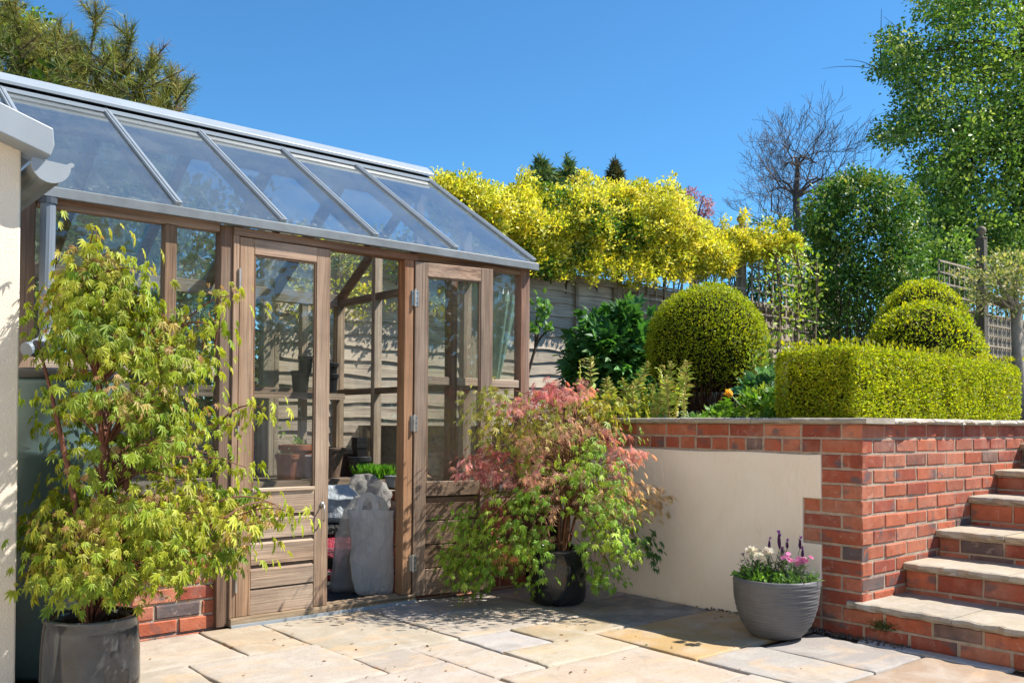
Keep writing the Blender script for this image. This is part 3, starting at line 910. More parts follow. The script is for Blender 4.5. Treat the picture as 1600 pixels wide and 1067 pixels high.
# half round gutter along +Y
mb = MB(); gx, gz, gr = .797, 1.905, .060
n = 16; ring = []
for k in range(n+1):
    t = math.pi+math.pi*k/n
    ring.append((gx+gr*math.cos(t), gz+gr*math.sin(t)-.003))
inner = [(gx+(gr-.004)*math.cos(math.pi+math.pi*k/n), gz+(gr-.004)*math.sin(math.pi+math.pi*k/n)-.003) for k in range(n, -1, -1)]
mb.prism(ring+inner, 1, 3.435, 9.0)
mb.build('gutter', M_ALUD, HS, smooth=False)
capp = [(gx+(gr+.003)*math.cos(math.pi+math.pi*k/n), gz+(gr+.003)*math.sin(math.pi+math.pi*k/n)-.003) for k in range(n+1)]
capp += [(gx+gr+.012, gz+.002), (gx+gr+.014, gz+.012), (gx+gr+.004, gz+.016), (gx+gr-.012, gz+.006), (gx-gr, gz+.012)]
mb = MB(); mb.prism(capp, 1, 3.427, 3.435); mb.build('gutter_end_cap', M_ALU, HS)

# ================================================================== FENCES
FY = 7.2
def fx(px):     # X on the fence line for a photograph column
    d = fw+RT*(px-800)/FPX
    return d[0]*FY/d[1]
FN = thing('garden_fence', 'silvered timber fence of overlapping boards topped with square trellis running behind the raised bed', 'fence', (7, FY, 1.0))
posts = [3.35, 5.5, 7.60, 9.95, 12.25]
tops = [2.72, 2.72, 2.76, 3.62, 3.50]
for i, (x, z) in enumerate(zip(posts, tops)):
    mb = MB(); k = random.uniform(.75, .95)
    mb.box(x-.05, x+.05, FY-.06, FY+.04, 0 if x < 4.3 else .9, z, (k, k*.98, k*.9), .003)
    p_ = mb.build('post', WF[2], FN, bevel=.006)
    if i >= 3:
        mb = MB()
        pr_ = [(.02, 0), (.06, .0), (.06, .018), (.028, .028), (.024, .05)]+[(.056*math.sin(t), .10-.056*math.cos(t)) for t in np.linspace(.5, 3.1, 10)]
        mb.lathe(pr_, x, FY-.01, 16, (.55, .5, .42), z); mb.build('finial', WF[2], p_, smooth=True)
for i in range(len(posts)-1):
    x0, x1 = posts[i]+.051, posts[i+1]-.051
    zb = 1.02; zt = 2.62 if i < 2 else 2.60; zb = .55 if i == 0 else 1.02
    mb = MB(); z = zb; r_ = 0
    while z < zt-.03:
        h = random.uniform(.115, .14); n = 22
        p = rng.uniform(0, 6, 3); k = random.uniform(.78, 1.12)
        vs, fs = [], []
        for q in range(n+1):
            u = q/n; x = x0+(x1-x0)*u
            w1 = .010*math.sin(u*9+p[0])+.007*math.sin(u*23+p[1])
            zt_ = min(z+h+.035, zt)
            for yy, zz in ((FY-.028, z+w1), (FY-.020, z+w1), (FY+.006, zt_), (FY-.004, zt_)):
                vs.append((x, yy, zz))
        for q in range(n):
            for m_ in range(4):
                m2 = (m_+1) % 4
                fs.append((q*4+m_, (q+1)*4+m_, (q+1)*4+m2, q*4+m2))
        mb.add(vs, fs, np.array((1, .985, .96))*k*random.choice((1, 1, .9, 1.06)))
        z += h
    mb.build('lap_panel', WF[0], FN)
    mb = MB()
    for xx in ([x0+.62, x1-.62] if i < 2 else []):
        mb.box(xx-.02, xx+.02, FY-.062, FY-.034, zb, zt-.03, (.62, .6, .55), .002)
    for xx in (x0+.02, x1-.02):
        mb.box(xx-.02, xx+.02, FY-.062, FY-.034, zb, zt-.051, (.7, .68, .62), .002)
    mb.box(x0, x1, FY-.068, FY+.03, zt-.05, zt+.03, (.8, .78, .72), .002)
    mb.build('panel_frame', WF[2] if 0 else WF[0], FN, bevel=.003)
    if i >= 2:
        mb = MB(); zt2 = 3.42 if i == 3 else 3.3; z0 = 1.1
        for q, xx in enumerate(np.arange(x0+.08, x1, .155)):
            k = random.uniform(.75, 1.05); mb.box(xx-.011, xx+.011, FY-.094, FY-.082, z0, zt2, (k, k, k*.95), .002)
        for zz in np.arange(z0+.02, zt2+.01, .152):
            k = random.uniform(.85, 1.2); mb.box(x0, x1, FY-.108, FY-.095, zz-.012, zz+.012, (k, k, k*.95), .002)
        mb.build('trellis', WF[2], FN)
F2 = thing('trellis_fence', 'far length of dark weathered trellis fence with a ball topped post beside the big tree', 'fence', (14.5, 5.75, 1.0))
mb = MB(); y2 = 5.75
for xx in np.arange(12.4, 19, .155): mb.box(xx-.011, xx+.011, y2-.012, y2, 1.1, 3.3, (.6, .6, .55), .002)
for zz in np.arange(1.15, 3.31, .152): mb.box(12.4, 19, y2-.026, y2-.013, zz-.012, zz+.012, (.75, .72, .65), .002)
mb.build('trellis', WF[2], F2)
mb = MB()
for q in range(11):
    k = random.uniform(.5, .75)
    mb.box(12.4, 19, y2+.01+.004*(q % 2), y2+.022+.004*(q % 2), 1.02+q*.15, 1.165+q*.15, (k, k, k*.95), .003)
mb.build('board_panel', WF[0], F2)
mb = MB(); px_ = at(1523, 400, 13.2)[0]; py_ = y2-.08
mb.box(px_-.06, px_+.06, py_-.06, py_+.06, .95, 3.72, (.26, .25, .22)); pp = mb.build('post', WF[2], F2, bevel=.006)
mb = MB(); mb.lathe([(.02, 0), (.075, 0), (.075, .02), (.03, .03), (.026, .06)]+[(.066*math.sin(t), .12-.066*math.cos(t)) for t in np.linspace(.5, 3.1, 10)], px_, py_, 16, (.4, .37, .32), 3.72)
mb.build('finial', WF[2], pp, smooth=True)

# ================================================================== PLANTS
def stems(name, paths, radii, mat, parent, n=5, col=(1, 1, 1)):
    mb = MB()
    for p, r in zip(paths, radii):
        mb.tube(p, r, n, col, cap=False)
    return mb.build(name, mat, parent, smooth=True)

def arc(a, b, lift, n=6, sag=0):
    a, b = np.array(a, float), np.array(b, float)
    out = []
    for i in range(n+1):
        t = i/n
        p = a*(1-t)+b*t
        p[2] += lift*4*t*(1-t)-sag*t**3
        out.append(p)
    return out

# ---- hedge
def surf_leaves(P, N, size, cols, w, parent, name='foliage', mat=None, tmpl=T_DIAM, up=.35, depth=.03, jit=.28, wild=.7):
    n = len(P)
    t = rng.random((n, 1))
    P = P-N*t*depth
    D = unit(N*.8+rng.normal(size=(n, 3))*wild+np.array((0, 0, up)))
    NN = unit(N+rng.normal(size=(n, 3))*.7+np.array((0, 0, .4)))
    C = pick(cols, w, n, jit)
    return leaves(name, P, D, NN, size*rng.uniform(.7, 1.35, n), C, tmpl, mat or M_HEDGE, parent)

YG = [(.46, .50, .02), (.36, .43, .02), (.60, .56, .03), (.17, .24, .02), (.28, .21, .08)]
def box_hedge():
    H = thing('box_hedge', 'low clipped yellow green hedge squared off along the top of the retaining wall', 'hedge', (5.4, 2.6, GZ))
    x0, x1, y0, y1, z0, z1 = 4.37, 6.58, 2.47, 2.98, 1.02, 1.455
    mb = MB(); mb.box(x0+.08, x1-.08, y0+.08, y1-.08, z0-.02, z1-.08, (1, 1, 1)); mb.build('branches', M_CORE, H)  # solid block under the leaves, inner shade put into its colour
    L = Lump(9, 10); L2 = Lump(26, 9)
    def face(n, o, a, b, nm):
        u, v = rng.random((n, 1)), rng.random((n, 1))
        P = np.array(o)+np.array(a)*u+np.array(b)*v
        N = np.tile(np.array(nm, float), (n, 1))
        k = (L(P)*.034+L2(P)*.022)[:, None]
        # round the arrises
        return P+N*k+rng.normal(size=(n, 3))*.006, N
    dx, dy, dz = x1-x0, y1-y0, z1-z0
    A = [face(27000, (x0, y0, z0), (dx, 0, 0), (0, 0, dz), (0, -1, 0)), face(8200, (x0, y0, z0), (0, dy, 0), (0, 0, dz), (-1, 0, 0)),
         face(12000, (x0, y0, z1), (dx, 0, 0), (0, dy, 0), (0, 0, 1)), face(1500, (x1, y0, z0), (0, dy, 0), (0, 0, dz), (1, 0, 0)),
         face(3000, (x0, y1, z0), (dx, 0, 0), (0, 0, dz), (0, 1, 0))]
    P = np.concatenate([a[0] for a in A]); N = np.concatenate([a[1] for a in A])
    # soften corners
    c = np.array(((x0+x1)/2, (y0+y1)/2, (z0+z1)/2)); hs = np.array((dx, dy, dz))/2
    q = np.abs(P-c)-(hs-.10); q = np.maximum(q, 0); ln = np.linalg.norm(q, axis=1, keepdims=True)
    over = np.maximum(ln-.10, 0); P -= np.sign(P-c)*q/(ln+1e-6)*over
    surf_leaves(P, N, .0145, YG, (.42, .3, .12, .12, .04), H, depth=.045)
    # loose shoots above the trimmed top
    n = 700
    P = np.stack([rng.uniform(x0, x1, n), rng.uniform(y0, y1, n), np.full(n, z1+.006)], 1)
    N = np.tile((0, 0, 1.0), (n, 1))
    surf_leaves(P, N, .028, [(.42, .40, .02), (.33, .34, .02)], (1, 1), H, 'top_foliage', depth=.0, wild=.3)
box_hedge()

def topiary(name, label, c, rad, n, zmin, size, cols, w, twig=False, gap=0):
    T = thing(name, label, 'topiary', (c[0], c[1], GZ))
    L = Lump(4, 9); L2 = Lump(14, 9)
    d = sphere(n*2); zc = (zmin-c[2])/rad[2]
    d = d[d[:, 2] > zc][:n]
    r = 1+.045*L(d)+.034*L2(d)
    P = np.array(c)+d*np.array(rad)*r[:, None]
    if gap:   # thin, dying skirt low down
        keep = rng.random(len(P)) < np.clip((P[:, 2]-zmin)/gap, .12, 1)+.35*(L2(d) > .3)
        P, d = P[keep], d[keep]
    surf_leaves(P, d, size, cols, w, T, depth=.05)
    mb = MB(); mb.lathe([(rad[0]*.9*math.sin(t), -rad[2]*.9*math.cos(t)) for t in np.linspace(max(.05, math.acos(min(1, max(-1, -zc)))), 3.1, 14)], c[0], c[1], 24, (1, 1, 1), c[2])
    mb.build('branches', M_CORE, T)  # solid dark core, shade behind the leaves put into its colour
    if twig:
        paths, rr = [], []
        for i in range(230):
            a = rng.uniform(0, 6.28); q = rng.uniform(.1, 1)**.5
            b0 = np.array((c[0]+math.cos(a)*q*rad[0]*.5, c[1]+math.sin(a)*q*rad[1]*.5, GZ-.02))
            b1 = np.array((c[0]+math.cos(a)*q*rad[0]*.95, c[1]+math.sin(a)*q*rad[1]*.95, zmin+rng.uniform(.05, .35)))
            paths.append([b0, (b0*.5+b1*.5)+rng.normal(size=3)*.03, b1]); rr.append([.006, .004, .002])
        stems('bare_stems', paths, rr, M_BARK, T, 3, (1.1, .8, .62))
        n = 900
        P = np.array(c)+unit(rng.normal(size=(n, 3)))*np.array(rad)*.92
        P[:, 2] = rng.uniform(GZ+.05, zmin+.2, n)
        leaves('dead_leaves', P, rng.normal(size=(n, 3)), rng.normal(size=(n, 3)), .014, pick([(.16, .09, .045), (.22, .13, .07), (.10, .11, .03)], (1, 1, .6), n), T_DIAM, M_HEDGE, T)
topiary('ball_topiary', 'tall rounded yellow green topiary ball with bare brown twigs at its foot', (5.50, 4.28, 1.60), (.455, .455, .47), 30000, 1.24, .0155,
        [(.46, .50, .02), (.34, .41, .02), (.18, .25, .02), (.58, .55, .03)], (.4, .3, .2, .1), True, .30)
topiary('dome_topiary', 'yellow green clipped dome directly behind the low squared hedge', (6.85, 3.30, 1.42), (.47, .47, .55), 14000, 1.05, .022, YG, (.36, .36, .14, .12, .02))
topiary('dome_topiary', 'flattened golden green dome rising just behind a lower dome in front of it', (7.72, 3.72, 1.72), (.41, .41, .56), 14000, 1.05, .020, YG, (.46, .26, .2, .08, .0))
stems('trunk', [[(7.72, 3.72, .98), (7.72, 3.72, 1.3)]], [[.03, .03]], M_BARK, bpy.data.objects['dome_topiary.001'])

# ---- golden variegated shrub sprawling over the fence
def golden():
    T = thing('golden_shrub', 'big sprawling yellow variegated shrub draped over the top of the fence', 'shrub', (8.0, 7.5, 1.0))
    top = [(688, 282), (720, 270), (750, 268), (780, 285), (805, 268), (840, 262), (880, 268), (915, 258), (960, 260), (1000, 268), (1030, 272), (1045, 285), (1062, 312), (1085, 332), (1110, 345), (1133, 330), (1150, 335), (1165, 342), (1200, 358), (1238, 372)]
    bot = [(688, 330), (730, 380), (790, 420), (850, 432), (900, 428), (960, 432), (985, 448), (1010, 440), (1050, 432), (1100, 430), (1130, 415), (1170, 400), (1205, 385), (1238, 378)]
    xs = np.array([p[0] for p in top], float); tz = np.array([p[1] for p in top], float)
    bx = np.array([p[0] for p in bot], float); bz = np.array([p[1] for p in bot], float)
    nl, per, k = 330, 17, 27
    lx = 688+(1238-688)*rng.random(nl); lt, lb = np.interp(lx, xs, tz), np.interp(lx, bx, bz)
    lv = rng.random(nl)**.85; ly = lt+36+(lb-lt-34)*lv
    lY = np.where(lv > .5, 7.06-rng.random(nl)*.10, 7.2-rng.random(nl)*.40)+(lv < .45)*rng.uniform(0, .6, nl)
    d = fw[None]+RT[None]*((lx-800)/FPX)[:, None]-UP[None]*((ly-CY)/FPX)[:, None]
    lc = CAM+d*(lY/d[:, 1])[:, None]
    rad = rng.uniform(.16, .34, nl); rad[lx > 1120] *= .6
    dd = sphere(nl*per)
    dd[:, 2] = np.where((dd[:, 2] < -.3), -dd[:, 2], dd[:, 2]); dd[:, 1] = np.where(dd[:, 1] > .35, -dd[:, 1], dd[:, 1])
    cc = np.repeat(lc, per, 0)+dd*np.repeat(rad, per)[:, None]*np.stack([np.full(nl*per, 1.15), np.repeat(np.where(lv > .5, .38, .9), per), np.full(nl*per, .8)], 1)*rng.uniform(.75, 1.08, (nl*per, 1))
    # upright and trailing shoots around the outline
    for q in range(60):
        o = lc[rng.integers(nl)]; g_ = np.array((rng.normal()*.5, -.3, rng.choice((1.0, -.7)))); g_ /= np.linalg.norm(g_)
        cc = np.concatenate([cc, o+g_*np.linspace(.2, rng.uniform(.28, .42), 6)[:, None]])
    mf = 900; fx_ = 692+(1232-692)*rng.random(mf); ft, fb = np.interp(fx_, xs, tz)+30, np.interp(fx_, bx, bz)+4
    fy_ = ft+(fb-ft)*rng.random(mf); d = fw[None]+RT[None]*((fx_-800)/FPX)[:, None]-UP[None]*((fy_-CY)/FPX)[:, None]
    fY = np.where(fy_ > (ft+fb)/2, 7.06, 7.3)+rng.normal(size=mf)*.05
    cc = np.concatenate([cc, CAM+d*(fY/d[:, 1])[:, None]])
    m = len(cc)
    rel = cc-CAM; zz = rel@fw; px = 800+FPX*(rel@RT)/zz; py = CY-FPX*(rel@UP)/zz
    gpat = np.zeros(m)
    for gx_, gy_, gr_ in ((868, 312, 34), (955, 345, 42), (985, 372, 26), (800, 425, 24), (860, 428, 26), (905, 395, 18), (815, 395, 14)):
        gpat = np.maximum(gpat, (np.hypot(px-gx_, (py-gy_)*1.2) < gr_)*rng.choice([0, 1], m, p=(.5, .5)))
    m2 = 130; ex = np.stack([rng.uniform(3.5, 5.3, m2), rng.uniform(6.98, 7.10, m2), 2.75-rng.random(m2)**1.3*.72], 1)
    ex[:, 2] -= .25*(ex[:, 0] < 4.2)*rng.random(m2)
    cc = np.concatenate([cc, ex]); gpat = np.concatenate([gpat, (rng.random(m2) < .2)*1.0])
    m = len(cc); n = m*k
    o = sphere(n)*rng.random((n, 1))**.5*np.array((.10, .08, .07))
    P = np.repeat(cc, k, 0)+o
    D = unit(o*5+rng.normal(size=(n, 3))*.4+np.array((0, -.35, .35)))
    N = unit(rng.normal(size=(n, 3))*.5+np.array((.1, -.5, .8)))
    
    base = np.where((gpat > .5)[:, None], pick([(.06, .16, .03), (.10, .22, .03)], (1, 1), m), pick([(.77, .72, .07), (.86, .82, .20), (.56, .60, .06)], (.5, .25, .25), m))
    C = np.repeat(base, k, 0)*(1+rng.uniform(-.25, .2, (n, 1)))
    gr = rng.random(n) < .12; C[gr] = pick([(.16, .25, .04), (.30, .34, .05)], (1, 1), gr.sum())
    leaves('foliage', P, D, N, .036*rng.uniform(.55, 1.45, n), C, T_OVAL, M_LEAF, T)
    paths, rr = [], []
    for i in range(46):
        c = cc[rng.integers(m)]; b = np.array((c[0]+rng.normal()*.5, 7.40, 1.6)); c = c+np.array((0, .12, -.05))
        paths.append(arc(b, c, .25, 5)); rr.append([.016, .014, .012, .009, .006, .004])
    stems('branches', paths, rr, M_BARK, T, 5)
golden()

# ---- dark leafy perennial shrub by the fence
T = thing('dark_leafy_shrub', 'dark green large leaved shrub between the lapped fence and the topiary ball', 'shrub', (5.83, 5.6, GZ))
clumps((5.86, 5.58, 1.43), (.37, .40, .62), 260, 13, .14, .095, [(.05, .17, .045), (.08, .24, .055), (.13, .33, .07)], (.4, .4, .2), T_BIG, M_LEAF, T, lump=.12, upb=.1, flat=.8, dmin=-.75, shell=.6)
stems('stems', [arc((5.8+rng.normal()*.1, 5.6+rng.normal()*.1, 1.0), (5.83+rng.normal()*.25, 5.6+rng.normal()*.22, 1.5+rng.random()*.35), 0, 4) for i in range(16)], [[.008, .007, .006, .005, .004]]*16, M_BARK, T, 4, (.8, 1.3, .6))

# ---- apple sapling against the fence
T = thing('apple_sapling', 'small leafy fruit tree branch beside the greenhouse corner in front of the lapped boards', 'sapling', (4.95, 5.75, GZ))
b0 = np.array((4.93, 5.85, 1.0)); tp = at(846, 462, 7.75)
pths = [arc(b0, at(836, 545, 7.7), 0, 4), arc(at(836, 545, 7.7), at(848, 500, 7.7), .03, 4), arc(at(836, 545, 7.7), at(840, 470, 7.75), .02, 4), arc(at(837, 540, 7.7), at(862, 515, 7.65), .03, 4)]
stems('trunk', pths, [[.02, .018, .016, .014, .012]]+[[.011, .009, .007, .005, .004]]*3, M_BARK, T, 6)
n = 90; c = np.array([at(*q, 7.7+rng.normal()*.06) for q in [(846, 482), (852, 496), (842, 472), (858, 512), (835, 520), (850, 488)]])
P = np.repeat(c, n//6, 0)+sphere(n)*rng.random((n, 1))*.085
leaves('foliage', P, rng.normal(size=(n, 3))+np.array((0, 0, .5)), rng.normal(size=(n, 3))+np.array((0, -1, 1.0)), .065, pick([(.12, .28, .05), (.18, .36, .08)], (1, 1), n), T_OVAL, M_LEAF, T)

# ---- ferns
def bed(px, back=.0):
    """depth of the front of the planting bed under a photograph column"""
    return (4.42+back)/(fw[0]+RT[0]*(px-800)/FPX)
def fern(name, label, group, base, h, lean, phase):
    T = thing(name, label, 'fern', base, group)
    lean = np.array(lean, float)
    pts = []
    n = 12
    for i in range(n+1):
        t = i/n
        pts.append(np.array(base)+np.array((lean[0]*t**1.6, lean[1]*t**1.6, h*t)))
    # crozier: the unrolled tip
    side = unit(np.array((math.cos(phase), math.sin(phase), 0)))
    c0 = pts[-1]; r0 = .024
    curl = [c0+side*(r0*(1-.6*q/9))*(1-math.cos(q*.72))+np.array((0, 0, r0*(1-.6*q/9)*math.sin(q*.72))) for q in range(1, 10)]
    allp = pts+curl
    rad = list(np.linspace(.0045, .0028, len(pts)))+list(np.linspace(.0042, .003, len(curl)))
    mb = MB(); mb.tube(allp, rad, 5, (.55, .30, .12) if 0 else (1, 1, 1), cap=False)
    st_ = mb.build('stalk', M_FERNST, T, smooth=True)
    P, D, N, S = [], [], [], []
    for i in range(3, n+1):
        for q in range(2):
            for s in (-1, 1):
                p = pts[i]-np.array((0, 0, h/n*.5*q))
                P.append(p); sd = np.cross((0, 0, 1), side)*s
                D.append(sd+np.array((0, 0, .45))+rng.normal(size=3)*.25); N.append(side+np.array((0, 0, .8)))
                S.append(.056*math.sin(math.pi*min(.93, max(.12, (i-2)/(n))))*random.uniform(.7, 1.2)+.012)
    for p in curl:
        for q in range(3):
            P.append(p); D.append(rng.normal(size=3)); N.append(rng.normal(size=3)); S.append(.016)
    n_ = len(P)
    leaves('pinnae', P, D, N, np.array(S), pick([(.38, .48, .08), (.50, .55, .13), (.52, .44, .11)], (.5, .35, .15), n_), T_LANCE2, M_LEAF, T)
    return T
M_FERNST = m_plain('fern_stalk', (.46, .34, .11), .7, .4, 20, .1, .2)
T_LANCE2 = (np.array([(0, 0, 0), (.16, .3, .05), (.10, .7, 0), (0, 1, -.15), (-.10, .7, 0), (-.16, .3, .05)]), [np.array([(0, 1, 2, 3), (0, 3, 4, 5)])])
ffr = [(906, 562), (923, 558), (948, 590), (973, 592), (987, 600), (1012, 566), (1030, 572), (1050, 565), (1062, 574), (1074, 565), (1042, 588), (958, 605), (1000, 590), (1020, 600), (1056, 600), (935, 612), (985, 615), (1068, 590), (1035, 612), (915, 610), (970, 622), (1008, 618)]
for i, (x, y) in enumerate(ffr):
    dep = bed(x, rng.uniform(0, .38))
    tip = at(x, y+4, dep)
    base = np.array((tip[0]+rng.normal()*.03, tip[1]+rng.normal()*.05, GZ))
    if base[0] < 4.34: base[0] = 4.34+rng.random()*.05
    fern('fern_frond', 'upright yellow green fern frond with a curled tip growing behind the coping', 'unfurling ferns behind the wall coping', tuple(base), tip[2]-base[2], (tip[0]-base[0], tip[1]-base[1]), rng.uniform(0, 6.28))

# ---- low planting right of the ferns
def mound(name, label, cat, c, rad, m, k, size, cols, w, tmpl=T_OVAL, mat=None, rc=.06, stems_n=8, upb=.4):
    T = thing(name, label, cat, (c[0], c[1], GZ))
    clumps(c, rad, m, k, rc, size, cols, w, tmpl, mat or M_LEAF, T, lump=.15, upb=upb, dmin=-.5, shell=.7)
    stems('stems', [arc((c[0]+rng.normal()*.05, c[1]+rng.normal()*.05, GZ), np.array(c)+sphere(1)[0]*np.array(rad)*.7, 0, 4) for i in range(stems_n)], [[.004, .004, .003, .003, .002]]*stems_n, M_FERNST, T, 4)
    return T
c = at(1195, 625, 5.35); mound('leafy_perennial', 'fresh bright green leafy plant at the foot of the hedge end', 'plant', (c[0], c[1], 1.08), (.22, .22, .16), 70, 8, .045, [(.16, .33, .03), (.28, .42, .05), (.10, .24, .03)], (.4, .3, .3), T_BIG)
c = at(1205, 600, 5.9); mound('blue_green_perennial', 'blue green broad leaved plant between the topiary ball and the hedge', 'plant', (c[0], c[1], 1.16), (.17, .17, .2), 40, 7, .07, [(.07, .20, .10), (.13, .28, .16), (.09, .25, .06)], (.4, .3, .3))
c = at(1130, 640, bed(1130, .12)); mound('green_groundcover', 'low spreading green plant behind the coping under the yellow flower', 'plant', (c[0], c[1], 1.04), (.22, .16, .07), 45, 8, .035, [(.10, .26, .03), (.20, .36, .05)], (.5, .5), T_BIG)
c = at(1180, 560, 6.2); mound('climbing_shoots', 'thin yellow green leafy shoots growing up beside the topiary ball', 'plant', (c[0], c[1], 1.32), (.14, .14, .36), 40, 6, .04, [(.28, .36, .06), (.20, .30, .05)], (.5, .5), T_DIAM)
# grassy tuft
T = thing('grass_tuft', 'small tuft of arching pale green blades beside the ferns', 'plant', (4.5, 3.5, GZ))
c = at(1078, 650, bed(1078, .06)); mb = MB()
for i in range(38):
    a = rng.uniform(0, 6.28); r = rng.uniform(.04, .13); h = rng.uniform(.05, .15)
    p = [np.array((c[0]+rng.normal()*.02, c[1]+rng.normal()*.02, GZ))]
    for q in range(1, 6):
        t = q/5; p.append(p[0]+np.array((math.cos(a)*r*t**1.4, math.sin(a)*r*t**1.4, h*1.6*t-h*1.1*t**3)))
    mb.tube(p, [.004, .0045, .004, .003, .002, .0006], 3, np.array((.9, 1, .8))*rng.uniform(.7, 1.3), cap=False)
M_BLADE = m_plain('grass_blade', (.26, .38, .18), .5, .3, 20, .05, .4)
mb.build('blades', M_BLADE, T, smooth=True)
# yellow flower
T = thing('yellow_tulip', 'single drooping yellow flower on a bent pale stem above the coping', 'flower', tuple(at(1170, 652, 5.3)*np.array((1, 1, 0))+np.array((0, 0, GZ))))
b0 = at(1170, 652, 5.3); b0[2] = GZ; f0 = at(1143, 618, 5.3)
stems('stem', [[b0, at(1163, 640, 5.3), at(1152, 628, 5.3), f0]], [[.0045, .004, .004, .0035]], M_BLADE, T, 6)
a_ = rng.normal(size=(9, 3)); ax = unit(np.array([at(1132, 612, 5.3)-f0]))[0]
leaves('petals', np.tile(f0, (9, 1))+rng.normal(size=(9, 3))*.006, unit(a_)*.7+ax, np.cross(a_, ax)+.1, .055, pick([(.85, .55, .04), (.80, .42, .03), (.9, .62, .10)], (.5, .2, .3), 9), T_OVAL, M_PETAL, T)
leaves('leaf', [b0, b0+np.array((.01, .01, 0)), b0], [at(1142, 632, 5.28)-b0, at(1180, 620, 5.35)-b0, at(1135, 645, 5.28)-b0], [(0, -1, .4), (-.6, -.6, .5), (0, 0, 1)], np.array((.15, .12, .10)), [(.2, .38, .10)]*3, T_LANCE, M_LEAF, T)

# ---- climbers on canes in front of the trellis
for i, (x, y0, y1, lab) in enumerate([(1222, 400, 560, 'slim yellow green climber tied to a cane, closest to the topiary ball'), (1247, 392, 560, 'bright yellow green climber on a cane in front of the trellis corner'), (1271, 405, 555, 'wispy pale climber on a cane against the tall dense shrub')]):
    dp = 10.3+.15*i
    top, bt = at(x+(i-1)*6, y0, dp), at(x, 640, dp)
    bt[2] = GZ
    T = thing('climbing_plant', lab, 'climber', tuple(bt))
    stems('cane', [[bt, top]], [[.009, .007]], M_CANE, T, 6)
    n = (170, 230, 110)[i]; t = rng.random(n)**.6
    P = bt+(top-bt)*(.40+.62*t[:, None])+rng.normal(size=(n, 3))*np.array((.10, .06, .05))
    leaves('foliage', P, rng.normal(size=(n, 3))+np.array((0, 0, .3)), rng.normal(size=(n, 3))*.6+np.array((0, -.6, .8)), .066*rng.uniform(.6, 1.2, n), pick([(.46, .62, .06), (.36, .52, .05), (.55, .64, .12)], (1, 1, .6), n), T_OVAL, M_LEAF, T)
    stems('stem', [[bt+rng.normal(size=3)*.01+(top-bt)*q/6+np.array((math.sin(q*1.7+j)*.05, math.cos(q*1.9)*.03, 0)) for q in range(7)] for j in range(3)], [[.006]*7]*3, M_BARK, T, 4)

# ---- tall dense shrub
T = thing('tall_shrub', 'tall dense dark green shrub with a rounded top in front of the trellis', 'shrub', (10.8, 5.93, GZ))
def ts(x, y, d, rx, rz, m, cols, w, nm='foliage', k=10, sz=.055, dmin=-1):
    c = at(x, y, d)
    clumps(c, (rx, rx, rz), m, k, .17, sz, cols, w, T_OVAL, M_LEAFG, T, nm, lump=.16, upb=.2, shell=.75, dmin=dmin)
DG = [(.055, .145, .03), (.10, .22, .04), (.20, .30, .05), (.32, .37, .07)]
SHRUB_PENDING = T
paths, rr = [], []
for i in range(90):
    b0 = np.array(at(1345, 600, 11.4))+rng.normal(size=3)*np.array((.28, .28, 0)); b0[2] = GZ
    e = b0+np.array((rng.normal()*.25, rng.normal()*.25, rng.uniform(.8, 1.9)))
    paths.append([b0, (b0+e)/2+rng.normal(size=3)*.04, e]); rr.append([.011, .009, .005])
stems('stems', paths, rr, M_BARK, T, 4, (.75, .7, .7))

# ---- variegated standard tree
T = thing('variegated_standard', 'small lollipop tree with pale cream and green foliage on a bare grey trunk', 'tree', tuple(at(1592, 640, 8)*np.array((1, 1, 0))+np.array((0, 0, GZ))))
cb = at(1592, 640, 8); cb[2] = GZ; ct = at(1588, 480, 8); cc_ = at(1583, 440, 8)
tips = []
mb = MB(); mb.tube([cb, (cb+ct)/2+np.array((.01, 0, 0)), ct], [.055, .048, .045], 10)
for i in range(9):
    e = cc_+sphere(1)[0]*np.array((.34, .34, .18))
    mb.tube(arc(ct, e, -.03, 4), [.028, .022, .016, .011, .007], 5, cap=False)
mb.build('trunk', m_plain('pale_bark', (.30, .27, .23), .85, .3, 25, .6, .15), T, smooth=True)
clumps(cc_, (.44, .44, .28), 420, 10, .07, .030, [(.46, .46, .20), (.30, .36, .10), (.55, .52, .28), (.14, .20, .06)], (.3, .3, .2, .2), T_DIAM, M_LEAF, T, lump=.22, lf=4, upb=.4, shell=.7)

# ---- big tree at the right edge
T = thing('broadleaf_tree', 'large spreading green tree with ivy on its trunk rising at the edge behind the hedge', 'tree', tuple(at(1640, 640, 17)*np.array((1, 1, 0))+np.array((0, 0, GZ))))
tb = at(1640, 640, 17); tb[2] = GZ
mb = MB(); tk = [tb, at(1632, 430, 17), at(1618, 250, 17), at(1612, 100, 17), at(1600, -60, 17), at(1590, -190, 17)]
mb.tube(tk, [.32, .26, .22, .18, .13, .06], 9)
lim = []
for (s, e, r) in [(2, (1400, 215), .06), (2, (1480, 290), .05), (3, (1440, 90), .06), (3, (1375, 110), .045), (4, (1460, -60), .05), (2, (1720, 150), .07), (3, (1750, 20), .06), (1, (1490, 395), .045), (1, (1560, 350), .05), (4, (1560, -150), .04)]:
    q = arc(tk[s], at(*e, 17+rng.normal()*.6), .35, 6)
    mb.tube(q, np.linspace(r, .012, 7), 6, cap=False); lim.append(q)
    for j in range(9):
        a = q[rng.integers(2, 7)]; b = a+unit(rng.normal(size=3)+np.array((-.3, 0, -.1)))*rng.uniform(.45, 1.2)
        mb.tube(arc(a, b, .06, 4), [.012, .009, .007, .005, .003], 4, cap=False); lim.append(arc(a, b, .06, 4))
mb.build('trunk', M_BARK, T, smooth=True)
